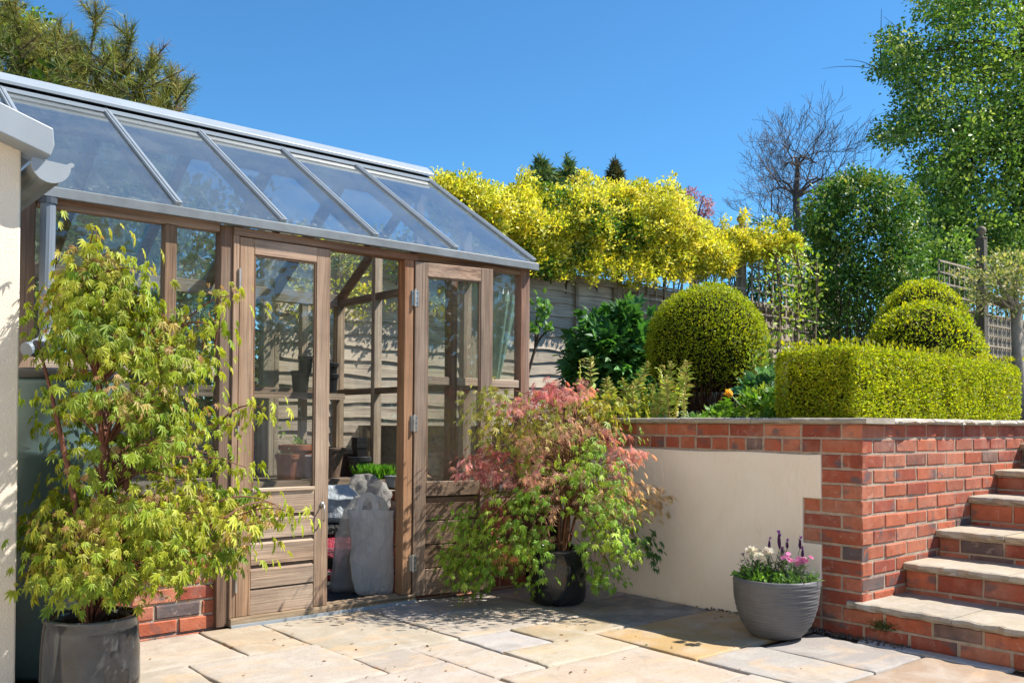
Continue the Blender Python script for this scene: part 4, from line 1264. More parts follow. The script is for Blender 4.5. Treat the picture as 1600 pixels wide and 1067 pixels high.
def crown_px(T, boxes, depth, m, k, rc, size, cols, w, tmpl, mat, nm='crown', dj=.9, flat=.7):
    cc = []
    tot = sum(b[4] for b in boxes)
    for (x, y, rx, ry, wt) in boxes:
        nn_ = int(m*wt/tot)
        a, r = rng.uniform(0, 6.28, nn_), rng.random(nn_)**.5
        for q in range(nn_):
            cc.append(at(x+rx*r[q]*math.cos(a[q]), y+ry*r[q]*math.sin(a[q]), depth+rng.normal()*dj))
    cc = np.array(cc); cc = cc[cc[:, 2] > 1.05]; m = len(cc); n = m*k
    o = sphere(n)*rng.random((n, 1))**.5*rc; o[:, 2] *= flat
    P = np.repeat(cc, k, 0)+o
    D = unit(o/rc+rng.normal(size=(n, 3))*.5+np.array((0, 0, -.1)))
    N = unit(rng.normal(size=(n, 3))*.5+np.array((.2, -.3, .9)))
    C = np.repeat(pick(cols, w, m, .2), k, 0)*(1+rng.uniform(-.2, .2, (n, 1)))
    return leaves(nm, P, D, N, size*rng.uniform(.6, 1.3, n), C, tmpl, mat, T)
TG = [(.11, .22, .04), (.19, .33, .05), (.30, .42, .08), (.40, .48, .14)]
crown_px(T, [(1565, 60, 105, 90, 3), (1545, 160, 110, 80, 3), (1580, 240, 100, 80, 3), (1470, 210, 60, 60, 1), (1440, 95, 40, 30, .45), (1405, 82, 26, 14, .3), (1385, 108, 18, 9, .2), (1415, 118, 22, 10, .2), (1396, 212, 24, 12, .3), (1425, 175, 24, 16, .3), (1480, 10, 50, 40, .8), (1560, 330, 80, 40, .9), (1480, 290, 40, 40, .5), (1458, 300, 40, 55, 1.0), (1470, 365, 40, 40, .9), (1540, 375, 60, 35, .9), (1405, 60, 30, 12, .2), (1420, 140, 26, 10, .2), (1400, 200, 26, 10, .15), (1700, 150, 90, 180, 4), (1560, -110, 130, 100, 3)],
         17, 4300, 15, .28, .074, TG, (.3, .35, .25, .1), T_OVAL, M_LEAF)
crown_px(T, [(1610, 260, 40, 130, 2), (1500, 300, 22, 80, 1), (1590, 380, 40, 40, 1)], 17.2, 620, 14, .26, .08, [(.025, .07, .02), (.04, .11, .025)], (1, 1), T_OVAL, M_LEAFG, 'ivy', .3)

crown_px(SHRUB_PENDING, [(1290, 335, 30, 42, 1.2), (1284, 420, 22, 60, 1.2), (1292, 500, 28, 40, .6), (1400, 335, 34, 44, 1.2), (1412, 430, 28, 60, 1.3), (1345, 302, 52, 24, 1), (1345, 380, 66, 70, 3.4), (1350, 470, 64, 46, 1.4), (1318, 284, 14, 9, .25), (1372, 286, 20, 12, .35), (1352, 276, 10, 7, .15), (1275, 365, 14, 20, .25), (1300, 292, 12, 8, .15), (1335, 270, 8, 8, .1), (1398, 286, 12, 8, .15), (1424, 304, 10, 10, .15), (1262, 345, 8, 14, .12), (1440, 425, 12, 16, .15), (1264, 455, 10, 18, .15), (1430, 380, 14, 30, .35)],
         11.5, 1900, 11, .13, .052, DG, (.46, .35, .15, .04), T_OVAL, M_LEAFG, 'foliage', .32)
# ---- bare tree
T = thing('bare_tree', 'leafless grey tree with a wide fan of fine twigs against the sky', 'tree', tuple(at(1248, 640, 25)*np.array((1, 1, 0))+np.array((0, 0, GZ))))
tb = at(1250, 560, 25); tb[2] = GZ
mb = MB(); t1 = at(1247, 380, 25); t2 = at(1244, 310, 25); t3 = at(1246, 262, 25)
mb.tube([tb, t1, t2, t3], [.15, .12, .09, .06], 8, cap=False)
sr = rng.integers(0, 9)
def tgt(s, e, r, dep):
    q = arc(s, e, .2, 5)
    mb.tube(q, np.linspace(r, r*.35, 6), 5, cap=False)
    for a, b in ((3, .8), (4, .9), (5, 1.0), (2, .9)):
        branch_tree(mb, q[a], unit(np.array(q[a])-np.array(q[a-1])+rng.normal(size=3)*.4+np.array((0, 0, .25))), .80*b, r*.40, dep, .55, 4, .07, .76, (1, 3), None, 4, .17, .0046)
for (s, e) in [(t1, (1205, 330)), (t1, (1195, 352)), (t2, (1205, 300)), (t3, (1222, 268)), (t1, (1182, 350)), (t1, (1215, 345)), (t2, (1280, 310)), (t2, (1215, 285)), (t2, (1285, 280)), (t1, (1300, 320)), (t3, (1238, 252)), (t3, (1256, 248)), (t2, (1305, 280)), (t3, (1272, 255)), (t1, (1310, 340)), (t2, (1322, 300))]:
    tgt(s, at(*e, 25+rng.normal()*1.6), .042, 3)
mb.build('trunk_and_branches', M_TWIG, T)

# ---- pink blossom tree, conifers, distant greens
T = thing('blossom_tree', 'distant tree with dusky pink blossom peeping over the golden shrub', 'tree', tuple(at(1085, 640, 20)*np.array((1, 1, 0))+np.array((0, 0, GZ))))
mb = MB(); tb = at(1085, 600, 20); tb[2] = GZ; mb.tube([tb, at(1085, 380, 20), at(1080, 320, 20)], [.09, .06, .03], 6, cap=False)
for e in [(1075, 290), (1100, 305), (1112, 322), (1065, 318), (1085, 300)]: mb.tube(arc(at(1085, 370, 20), at(*e, 20), .1, 4), [.03, .025, .02, .012, .006], 4, cap=False)
mb.build('trunk', M_TWIG, T)
crown_px(T, [(1076, 300, 7, 14, 1), (1085, 330, 26, 26, 3), (1105, 318, 12, 12, 1), (1090, 380, 40, 40, 3)], 20, 150, 12, .12, .06, [(.50, .24, .27), (.40, .20, .24), (.58, .36, .36)], (1, 1, .6), T_DIAM, M_PETAL, dj=.3)

def conifer(name, label, x, ytip, ybase, dep, wpx, cols, n=260):
    b = at(x, 640, dep); b[2] = GZ; tp = at(x, ytip, dep)
    T = thing(name, label, 'tree', tuple(b))
    mb = MB(); mb.tube([b, (b+tp)/2, tp], [.12, .07, .012], 6, cap=False)
    P, D, N = [], [], []
    H = (ybase-ytip)/FPX*dep; Wd = wpx/FPX*dep
    for i in range(n):
        t = rng.random()**.7
        a = rng.uniform(0, 6.28); r = Wd*t*rng.uniform(.3, 1.25)
        o = np.array((tp[0], tp[1], tp[2]-H*t*.93)); e = o+np.array((math.cos(a)*r, math.sin(a)*r, -.12*r+.10))
        mb.tube([o, (o+e)/2+np.array((0, 0, -.05*r)), e], [.012, .008, .004], 3, cap=False)
        for q in range(26):
            s = rng.random()*.9+.1
            P.append(o*(1-s)+e*s+rng.normal(size=3)*.03); D.append((e-o)*.8/(r+.05)+rng.normal(size=3)*.6+np.array((0, 0, -.1))); N.append((0, 0, 1.0))
    mb.build('trunk', M_BARK, T)
    leaves('crown', P, D, np.array(N)+rng.normal(size=(len(P), 3))*.4, .15*rng.uniform(.6, 1.4, len(P)), pick(cols, [1]*len(cols), len(P)), T_LANCE, M_NEEDLE, T)
CF = [(.10, .20, .09), (.17, .27, .10), (.26, .30, .09)]
conifer('conifer', 'blue green conifer tip, left of two close together above the golden shrub', 845, 257, 330, 17, 74, CF, 150)
conifer('conifer', 'greyish conifer tip, right of two close together above the golden shrub', 886, 254, 330, 18, 60, CF, 120)
conifer('conifer', 'small brownish conifer tip standing alone above the golden shrub', 960, 262, 330, 19, 30, [(.16, .13, .07), (.10, .13, .05)], 160)

def far_bush(name, label, x, y, dep, rx, rz, m, cols, w, size=.07, k=18, rc=.25):
    c = at(x, y, dep); b = c.copy(); b[2] = GZ
    T = thing(name, label, 'bush', tuple(b))
    clumps(c, (rx, rx, rz), m, k, rc, size, cols, w, T_OVAL, M_LEAF, T, lump=.2, upb=.2, shell=.8)
    stems('trunk', [arc(b+rng.normal(size=3)*np.array((.2, .2, 0)), c+sphere(1)[0]*np.array((rx, rx, rz))*.6, 0, 4) for i in range(10)], [[.05, .04, .03, .02, .012]]*10, M_BARK, T, 5)
MG = [(.12, .24, .05), (.20, .33, .07), (.30, .42, .10)]
far_bush('green_bush', 'mid green bush seen through the open trellis beyond the golden shrub', 1235, 425, 15, 1.1, 1.0, 210, MG, (.4, .4, .2))
far_bush('green_bush', 'soft green bush behind the far trellis between the tall shrub and the ball post', 1475, 395, 16, 1.0, .85, 300, MG, (.4, .4, .2))
far_bush('green_bush', 'shadowy green bush crowding the far trellis between the tall shrub and the post', 1462, 430, 14.5, .75, .8, 200, MG, (.6, .3, .1))
far_bush('green_bush', 'low dark green bush glimpsed between the bare stems of the tall shrub', 1345, 500, 14, 1.5, .85, 380, MG, (.7, .25, .05))
far_bush('green_bush', 'dark green bush below the big tree behind the variegated standard', 1590, 400, 16, 1.3, .9, 240, MG, (.6, .3, .1))

# ---- pine above the greenhouse, evergreens behind it
def pine():
    T = thing('pine_tree', 'bushy olive green pine with upright candles standing behind the greenhouse roof', 'tree', tuple(at(60, 640, 10.5)*np.array((1, 1, 0))))
    tb = at(60, 640, 10.5); tb[2] = 0
    mb = MB()
    mb.tube([tb, at(80, 300, 10.5), at(95, 120, 10.5), at(100, 60, 10.5)], [.16, .12, .07, .03], 8, cap=False)
    P, D, S, C = [], [], [], []
    lead = [(150, 32), (206, 62), (236, 100), (268, 128), (24, 8), (5, -10), (90, 60), (60, 50), (40, 90), (120, 80), (180, 95), (278, 160)]
    shoots = []
    for (x, y) in lead:
        e = at(x, y, 10.5+rng.normal()*.4)
        b = at(x*.6+30, y+170, 10.5+rng.normal()*.3)
        q = arc(b, e, 0, 6, 0)
        mb.tube(q, np.linspace(.03, .008, 7), 5, cap=False)
        for j in range(22):
            t = rng.uniform(.3, 1); o = b*(1-t)+e*t
            dd = unit(np.array((rng.normal()*.6, rng.normal()*.6, rng.uniform(.3, 1.3))))
            shoots.append((o, o+dd*rng.uniform(.16, .34)))
        shoots.append((e, e+np.array((0, 0, .16))))
    for i in range(1150):
        x, y = rng.uniform(-60, 290), rng.uniform(60, 460)
        if y < 62+.36*max(0, x-60)-40*(x < 60)+rng.normal()*8: continue
        o = at(x, y, 10.5+rng.normal()*.9); dd = unit(np.array((rng.normal()*.7, rng.normal()*.7-.2, rng.uniform(.0, 1.2))))
        shoots.append((o, o+dd*rng.uniform(.18, .38)))
    for o, e in shoots:
        mb.tube([o, e], [.009, .006], 4, cap=False)
        m_ = 84; t = rng.random((m_, 1))
        ax = unit(e-o)
        P.append(o*(1-t)+e*t); D.append(unit(ax*.8+rng.normal(size=(m_, 3))*.8)); S.append(rng.uniform(.08, .14, m_))
        C.append(np.tile(pick([(.16, .19, .04), (.27, .28, .05), (.38, .33, .07), (.20, .14, .07)], (.35, .35, .2, .1), 1)[0], (m_, 1))*rng.uniform(.75, 1.25, (m_, 1)))
    mb.build('trunk', M_BARK, T)
    P, D, S, C = np.concatenate(P), np.concatenate(D), np.concatenate(S), np.concatenate(C)
    leaves('crown', P, D, rng.normal(size=P.shape), S, C, (np.array([(-.024, 0, 0), (.024, 0, 0), (.012, 1, 0), (-.012, 1, 0)]), [np.array([(0, 1, 2, 3)])]), M_NEEDLE, T)
pine()
T = thing('ivy_tree', 'bright green leafy tree growing through the pine above the house verge', 'tree', tuple(at(30, 640, 11.2)*np.array((1, 1, 0))))
tb = at(30, 640, 11.2); tb[2] = 0
stems('trunk', [[tb, at(30, 200, 11.2), at(25, 60, 11.2)]], [[.12, .08, .04]], M_BARK, T, 7)
crown_px(T, [(25, 60, 45, 45, 1), (60, 110, 50, 40, 1), (45, 40, 20, 25, .4), (90, 130, 40, 30, .5), (60, 260, 90, 90, 1)], 11.3, 190, 12, .16, .07, [(.10, .20, .03), (.22, .32, .05), (.30, .34, .06)], (.4, .4, .2), T_OVAL, M_LEAF, dj=.4)
def ever(name, label, c, rad, m, cols, w):
    T = thing(name, label, 'bush', (c[0], c[1], 0))
    clumps(c, rad, m, 10, .2, .085, cols, w, T_OVAL, M_LEAFG, T, lump=.18, upb=.2, shell=.8)
    stems('trunk', [arc((c[0]+rng.normal()*.15, c[1]+rng.normal()*.15, 0), np.array(c)+sphere(1)[0]*np.array(rad)*.6, 0, 4) for i in range(10)], [[.04, .03, .025, .02, .01]]*10, M_BARK, T, 5)
ever('evergreen_bush', 'dark evergreen bush seen through the corner window of the greenhouse', (1.25, 7.75, 1.5), (.95, .65, 1.75), 520, [(.03, .08, .02), (.05, .12, .03), (.09, .16, .03)], (.4, .4, .2))
ever('evergreen_bush', 'glossy dark green bush seen through the narrow window beside the doors', (2.7, 7.75, 1.45), (.8, .6, 1.6), 460, [(.03, .09, .025), (.06, .14, .03), (.12, .20, .04)], (.4, .4, .2))
ever('evergreen_bush', 'tall olive evergreen rising behind the greenhouse eaves at its far side', (2.0, 9.6, 2.6), (1.5, .8, 1.7), 520, [(.05, .09, .02), (.09, .13, .03), (.15, .17, .04)], (.4, .4, .2))

ever('evergreen_bush', 'broad olive evergreen rising behind the greenhouse beyond the narrow window', (4.3, 9.8, 2.1), (1.2, .7, 1.5), 420, [(.06, .10, .02), (.10, .14, .03), (.17, .19, .05)], (.4, .4, .2))
ever('evergreen_bush', 'deep green evergreen tight behind the corner post of the greenhouse', (.6, 9.2, 2.2), (1.0, .7, 1.9), 360, [(.04, .09, .02), (.07, .13, .03), (.12, .17, .04)], (.4, .4, .2))
# unseen tree belt, added to darken the glass reflections and cut low sky light
cc_ = np.stack([rng.uniform(4, 34, 1500), rng.uniform(-20, -15, 1500), rng.random(1500)**.8*6.5], 1)
cc_[:, 2] *= .75+.25*np.sin(cc_[:, 0]*1.3)
n = 1500*12; o = sphere(n)*.7
P = np.repeat(cc_, 12, 0)+o
o_ = leaves('unseen_trees', P, o+rng.normal(size=(n, 3))*.3, rng.normal(size=(n, 3))+np.array((0, .5, .8)), .42*rng.uniform(.6, 1.3, n), pick([(.06, .13, .03), (.11, .20, .04), (.17, .25, .06)], (.4, .4, .2), n), T_OVAL, M_LEAF, None)
tag(o_, 'belt of trees added out of view to darken the reflections in the greenhouse glass', 'unseen_trees', kind='stuff')

# ================================================================== POTS AND POTTED PLANTS
def potthing(name, label, cat, c, prof, mat, soil_z=None, soil_r=None, n=48, fn=None, part='body', col=(1, 1, 1), group=None, smooth=True):
    T = thing(name, label, cat, tuple(c), group)
    mb = MB(); mb.lathe(prof, c[0], c[1], n, col, c[2], fn); mb.build(part, mat, T, smooth=smooth)
    if soil_z:
        mb = MB(); k = 14
        pr_ = [(soil_r*(1-i/k)+.0005, soil_z+.006*math.sin(i*2.1)+.008*(i/k)) for i in range(k+1)]
        mb.lathe(pr_, c[0], c[1], 22, (1, 1, 1), c[2], lambda t, z: 1+.02*math.sin(5*t+z*90))
        mb.build('soil', M_SOIL, T)
    return T

# ---- grey ribbed bowl planter
PB = np.array((3.845, 2.575, .002))
prof = [(.02, .0), (.095, .0)]
H_ = .285
for i in range(58):
    t = i/57
    z = .003+t*(H_-.013)
    r = .100+.103*math.sin(min(1, t*1.02)**.62*math.pi/2)
    rib = .0042*(abs(math.sin(t*math.pi*19))-.5)
    prof.append((r+rib, z))
prof += [(.202, .282), (.196, .286), (.186, .284), (.182, .27), (.175, .24), (.02, .235)]
ripple = rng.uniform(0, 6.28, 6)
def rfn(t, z):
    return 1+.006*math.sin(3*t+z*160+ripple[0])*math.sin(z*95+2*math.sin(t*2+ripple[1]))+.004*math.sin(7*t+ripple[2]+z*230)
M_BOWL = m_plain('charcoal_resin', (.125, .125, .13), .5, .18, 10, .25, .35, bdist=.003, fine=90)
potthing('bowl_planter', 'grey ribbed bowl planter of white, pink and purple flowers by the rendered wall', 'planter', PB, prof, M_BOWL, .245, .18, 120, rfn)
pz = PB[2]+.25
def pp(px, py, d=4.42):
    return at(px, py, d)
# lavender, five flowering stalks
def lavender():
    T = thing('lavender', 'purple tufted lavender standing tallest at the back of the grey ribbed bowl', 'flower', (PB[0]+.06, PB[1]+.02, pz))
    LP, LD = [], []
    heads = [(1202, 843, 862), (1217, 833, 852), (1218, 838, 856), (1230, 846, 856), (1250, 842, 856), (1254, 858, 870), (1222, 857, 864)]
    paths = []
    for i, (x, y0, y1) in enumerate(heads):
        h0, h1 = at(x, y1, 4.47), at(x, y0, 4.47)
        b = np.array((PB[0]+.05+rng.normal()*.03, PB[1]+.0+rng.normal()*.04, pz))
        paths.append(arc(b, h0, .0, 4))
        st = MB(); st.tube([h0-(h1-h0)*.05, h0+(h1-h0)*.25, h0+(h1-h0)*.65, h1-(h1-h0)*.05], [.003, .0075, .0065, .003], 7, np.array((1, 1, 1))*rng.uniform(.8, 1.2))
        fl = st.build('flower_head', M_PURPLE, T, smooth=True)
        nb = 22; P = h0+(h1-h0)*rng.random((nb, 1)); leaves('bract', P, rng.normal(size=(nb, 3))+np.array((0, 0, .6)), rng.normal(size=(nb, 3)), .010, pick([(.10, .02, .10), (.16, .03, .17)], (1, 1), nb), T_DIAM, M_PETAL, fl)
        leaves('bract', [h1]*4, rng.normal(size=(4, 3))*.5+np.array((0, 0, 1)), rng.normal(size=(4, 3)), .019, [(.42, .12, .50)]*4, T_OVAL, M_PETAL, fl)
    stems('stems', paths, [[.002]*5]*len(paths), M_FERNST, T, 4, (.7, .8, .8))
    for i in range(26):
        b = np.array((PB[0]+.04+rng.normal()*.055, PB[1]+.0+rng.normal()*.06, pz)); tip = b+np.array((rng.normal()*.025, rng.normal()*.025, rng.uniform(.08, .16)))
        for q in range(20):
            LP.append(b+(tip-b)*rng.uniform(.15, 1)); LD.append(rng.normal(size=3)*.6+np.array((0, 0, .9)))
    n = len(LP); leaves('foliage', LP, LD, rng.normal(size=(n, 3)), .028*rng.uniform(.7, 1.2, n), pick([(.12, .17, .10), (.17, .22, .13), (.09, .13, .07)], (1, 1, 1), n), T_LANCE, M_LEAF, T)
M_PURPLE = m_plain('purple_flower', (.09, .018, .10), .7, .4, 60, .2, .2)
lavender()
def bedding(name, label, ctr, r, h, n, cols, flowers, fcols, psize, ptm, pom):
    T = thing(name, label, 'flower', (ctr[0], ctr[1], pz))
    P, D = [], []
    for i in range(n):
        a = rng.uniform(0, 6.28); q = r*rng.random()**.5
        b = np.array((ctr[0]+q*math.cos(a), ctr[1]+q*math.sin(a), pz)); hh = 1.35*h*rng.uniform(.5, 1.05)*(1-.35*q/r)
        lean = np.array((math.cos(a), math.sin(a), 0))*q*.5
        for k in range(9):
            t = rng.uniform(.1, 1); P.append(b+lean*t+np.array((0, 0, hh*t))); D.append(rng.normal(size=3)*.6+np.array((math.cos(a)*.5, math.sin(a)*.5, .7)))
    m = len(P); leaves('foliage', P, D, rng.normal(size=(m, 3))*.5+np.array((0, 0, .7)), .024*rng.uniform(.6, 1.3, m), pick(cols, [1]*len(cols), m), T_LANCE if not pom else T_DIAM, M_LEAF, T)
    for f in flowers:
        f = np.array(f)
        if pom:
            k = 60; d = sphere(k); d[:, 2] = np.abs(d[:, 2])*1.0-.25
            fl = leaves('blossom', f+d*.010, d+np.array((0, 0, .2)), rng.normal(size=(k, 3)), psize*rng.uniform(.7, 1.1, k), pick(fcols, [1]*len(fcols), k, .06), T_OVAL, M_PETAL, T)
        else:
            for c in range(2):
                k = 7; a = np.arange(k)*6.28/k+rng.random(); o = f+rng.normal(size=3)*.006
                tl = unit(np.array((rng.normal()*.4-.35, rng.normal()*.4-.45, .7)))
                e1 = unit(np.cross(tl, (1, .2, 0))); e2 = np.cross(tl, e1)
                d = np.cos(a)[:, None]*e1+np.sin(a)[:, None]*e2
                leaves('blossom', np.tile(o, (k, 1)), d+tl*.15, np.tile(tl, (k, 1)), psize, pick(fcols, [1]*len(fcols), k, .08), T_OVAL, M_PETAL, T)
    stems('stems', [arc((ctr[0]+rng.normal()*r*.3, ctr[1]+rng.normal()*r*.3, pz), f, 0, 3) for f in flowers], [[.0018]*4]*len(flowers), M_BLADE, T, 4, (.6, .8, .5))
GRN = [(.16, .34, .05), (.22, .42, .07), (.10, .25, .04)]
bedding('white_flower', 'white pompom flowers over bright leaves at the near side of the grey bowl', (PB[0]-.055, PB[1]+.055, 0), .085, .085, 60, GRN, [pp(1174, 862, 4.33), pp(1200, 864, 4.28), pp(1187, 872, 4.27), ], [(.85, .83, .74), (.80, .78, .62)], .026, None, True)
bedding('pink_flower', 'cluster of small pink flowers with thin leaves at the right side of the grey bowl', (PB[0]+.0, PB[1]-.09, 0), .085, .075, 64, [(.14, .30, .06), (.20, .38, .06), (.12, .24, .10)],
        [pp(x, y, 4.34) for x, y in ((1224, 873), (1233, 868), (1237, 877), (1228, 874), (1247, 873), (1254, 872), (1260, 875), (1264, 870), (1245, 882), (1251, 879))], [(.80, .25, .50), (.85, .38, .60)], .016, None, False)
bedding('heather_sprig', 'greyish sprigs with dusky buds leaning out at the left rim of the grey bowl', (PB[0]-.03, PB[1]+.125, 0), .05, .115, 40, [(.11, .16, .09), (.20, .13, .12), (.15, .21, .09)], [pp(1161, 866, 4.42)], [(.30, .16, .2)], .008, None, False)

# ---- right maple and its pot
MP = np.array((3.60, 3.86, .002))
prof = [(.02, 0), (.135, 0), (.152, .012), (.160, .04), (.164, .10), (.164, .22), (.163, .285), (.168, .292), (.170, .305), (.166, .312), (.155, .312), (.150, .29), (.148, .26), (.02, .255)]
potthing('glazed_pot', 'glossy black glazed pot under the pink and green maple beside the open door', 'pot', MP, prof, M_POTGLAZE, .262, .149, 56)

T_HANG = lobed((-92, -58, -28, 0, 28, 58, 92), (.44, .72, .94, 1.05, .94, .72, .44), .135, .55)
def leaf_clusters(name, T, tips, per, size, colfn, tmpl, mat, hang=.55, spread=.075, keep=None, path=None):
    P, D, N, S, C = [], [], [], [], []
    for (tp, od, col) in tips:
        od = np.array(od, float)
        for i in range(max(3, int(per*rng.uniform(.65, 1.35)))):
            o = rng.normal(size=3)*np.array((1, 1, .55))*spread
            P.append(tp+o)
            h = np.array((o[0], o[1], 0))/spread
            D.append(od*.40+h*.42+rng.normal(size=3)*.28+np.array((0, 0, -hang)))
            N.append(np.array((0, 0, .55))+od*.7+h*.45+rng.normal(size=3)*.3)
            S.append(size*rng.uniform(.5, 1.4)); C.append(np.array(col)*rng.uniform(.75, 1.2)*(1+rng.normal(size=3)*.05))
    P = np.array(P); D = np.array(D); N = np.array(N); S = np.array(S); C = np.clip(np.array(C), .005, .95)
    if keep is not None:
        k = keep(P); P, D, N, S, C = P[k], D[k], N[k], S[k], C[k]
    return leaves(name, P, D, N, S, C, tmpl, mat, T)

def right_maple():
    T = thing('maple_shrub', 'bushy maple with mixed pink, bronze and green leaves in the glossy black pot', 'shrub', (MP[0], MP[1], .26))
    G, GB, OL, PK, PP, TAN = (.26, .44, .05), (.42, .58, .07), (.42, .42, .10), (.84, .40, .42), (.82, .52, .42), (.82, .60, .40)
    # photograph column, row, spread x, spread y, count, colours, dissected?
    reg = [((735, 850), 32, 50, 34, [G, GB], 0), ((800, 830), 50, 50, 44, [G, GB], 0), ((815, 845), 18, 20, 9, [GB, G], 0), ((720, 880), 15, 30, 12, [G, GB], 0), ((835, 905), 14, 18, 7, [G], 0), ((745, 905), 18, 20, 8, [G], 0),
           ((830, 750), 60, 50, 22, [G, OL, GB], 0), ((950, 790), 40, 60, 44, [G, GB], 0), ((960, 850), 30, 40, 22, [G, GB], 0), ((1015, 860), 12, 22, 7, [(.06, .15, .03)], 0), ((945, 900), 10, 20, 6, [G], 0),
           ((910, 730), 40, 40, 28, [G, GB], 0), ((800, 690), 45, 35, 24, [OL, (.46, .38, .10)], 0), ((760, 640), 20, 30, 14, [OL], 0), ((870, 660), 50, 35, 26, [OL, (.42, .42, .08)], 0), ((925, 642), 35, 18, 20, [(.46, .46, .07), (.54, .42, .07)], 0), ((830, 780), 30, 30, 12, [G], 0), ((972, 645), 18, 12, 5, [(.42, .46, .08)], 0), ((965, 660), 16, 16, 6, [(.25, .34, .08)], 0),
           ((755, 735), 22, 28, 18, [PK, (.50, .14, .15)], 1), ((740, 725), 12, 12, 6, [PK], 1), ((775, 790), 20, 22, 10, [(.45, .13, .13)], 1), ((825, 735), 30, 30, 14, [PK, PP], 1), ((870, 612), 32, 12, 13, [PK, (.72, .22, .26)], 1), ((900, 612), 12, 12, 8, [PK], 1), ((810, 635), 20, 14, 8, [PK], 1), ((820, 690), 22, 20, 8, [PP], 1),
           ((905, 675), 35, 22, 14, [PP, (.62, .34, .26)], 1), ((875, 740), 30, 40, 14, [PP], 1), ((960, 690), 14, 35, 8, [PK, (.6, .22, .22)], 1), ((990, 710), 14, 6, 6, [PK], 1), ((972, 750), 22, 16, 6, [PP], 1), ((1005, 785), 28, 22, 18, [TAN], 1), ((930, 775), 30, 20, 8, [TAN, PP], 1), ((860, 820), 30, 20, 4, [PP], 1), ((795, 860), 12, 12, 4, [(.5, .2, .1)], 1)]
    tA, tB = [], []
    for (c, sx, sy, n, cols, dis) in reg:
        for i in range(n):
            x, y = c[0]+np.clip(rng.normal(), -1.6, 1.6)*sx*.62, c[1]+np.clip(rng.normal(), -1.6, 1.6)*sy*.62
            off = abs(x-872)/165
            d = 5.16+rng.normal()*.2*(1.15-min(1, off)*.6)-.06
            p = at(x, y, d)
            if y < 668 and x > 900:
                d = 5.45+rng.random()*.3; p = at(x, y, d)
            if p[2] < 1.1 and p[0] > 4.08:
                d *= 4.08/p[0]; p = at(x, y, d)
            od = unit(np.array((p[0]-MP[0], p[1]-MP[1], .05)))
            (tB if dis else tA).append((p, od, cols[rng.integers(len(cols))]))
    def keep(P):
        door_y = 4.378-(P[:, 0]-2.949)*math.tan(math.radians(10))
        return (P[:, 1] < np.where(P[:, 0] < 3.47, door_y-.05, 4.36)) & ~((P[:, 0] > 4.12) & (P[:, 2] < 1.09)) & (P[:, 2] > .03) & ((np.hypot(P[:, 0]-MP[0], P[:, 1]-MP[1]) < .74) | (P[:, 2] > 1.02))
    leaf_clusters('foliage', T, tA, 9, .031, None, T_HANG, M_LEAF, .75, .055, keep)
    leaf_clusters('open_foliage', T, tA[::3], 4, .034, None, T_MAPLE, M_LEAF, .6, .06, keep)
    leaf_clusters('pink_foliage', T, tB, 9, .034, None, T_DISS, M_LEAF, .75, .045, keep)
    paths, rr = [], []
    base = np.array((MP[0], MP[1], .255))
    main = []
    for i in range(11):
        a = rng.uniform(0, 6.28); h = rng.uniform(.45, .95); r = rng.uniform(.08, .32)
        b = base+np.array((math.cos(a)*.05, math.sin(a)*.05, 0)); e = base+np.array((math.cos(a)*r, math.sin(a)*r, h))
        q = arc(b, e, .02, 6); main.append(q); paths.append(q); rr.append(list(np.linspace(.011, .004, 7)))
    for (p, od, c) in tA[::2]+tB[::2]:
        if not keep(p[None])[0]: continue
        q = main[rng.integers(len(main))]
        dist = [np.linalg.norm(m[3]-p)+rng.random()*.15 for m in main]; q = main[int(np.argmin(dist))]
        s = q[rng.integers(2, 6)]
        if s[2] > p[2]+.15: s = q[2]
        paths.append(arc(s, p, .10, 5)); rr.append(list(np.linspace(.0045, .0014, 6)))
    stems('stems', paths, rr, M_RTWIG, T, 4, (1.0, 1.1, .9))
right_maple()

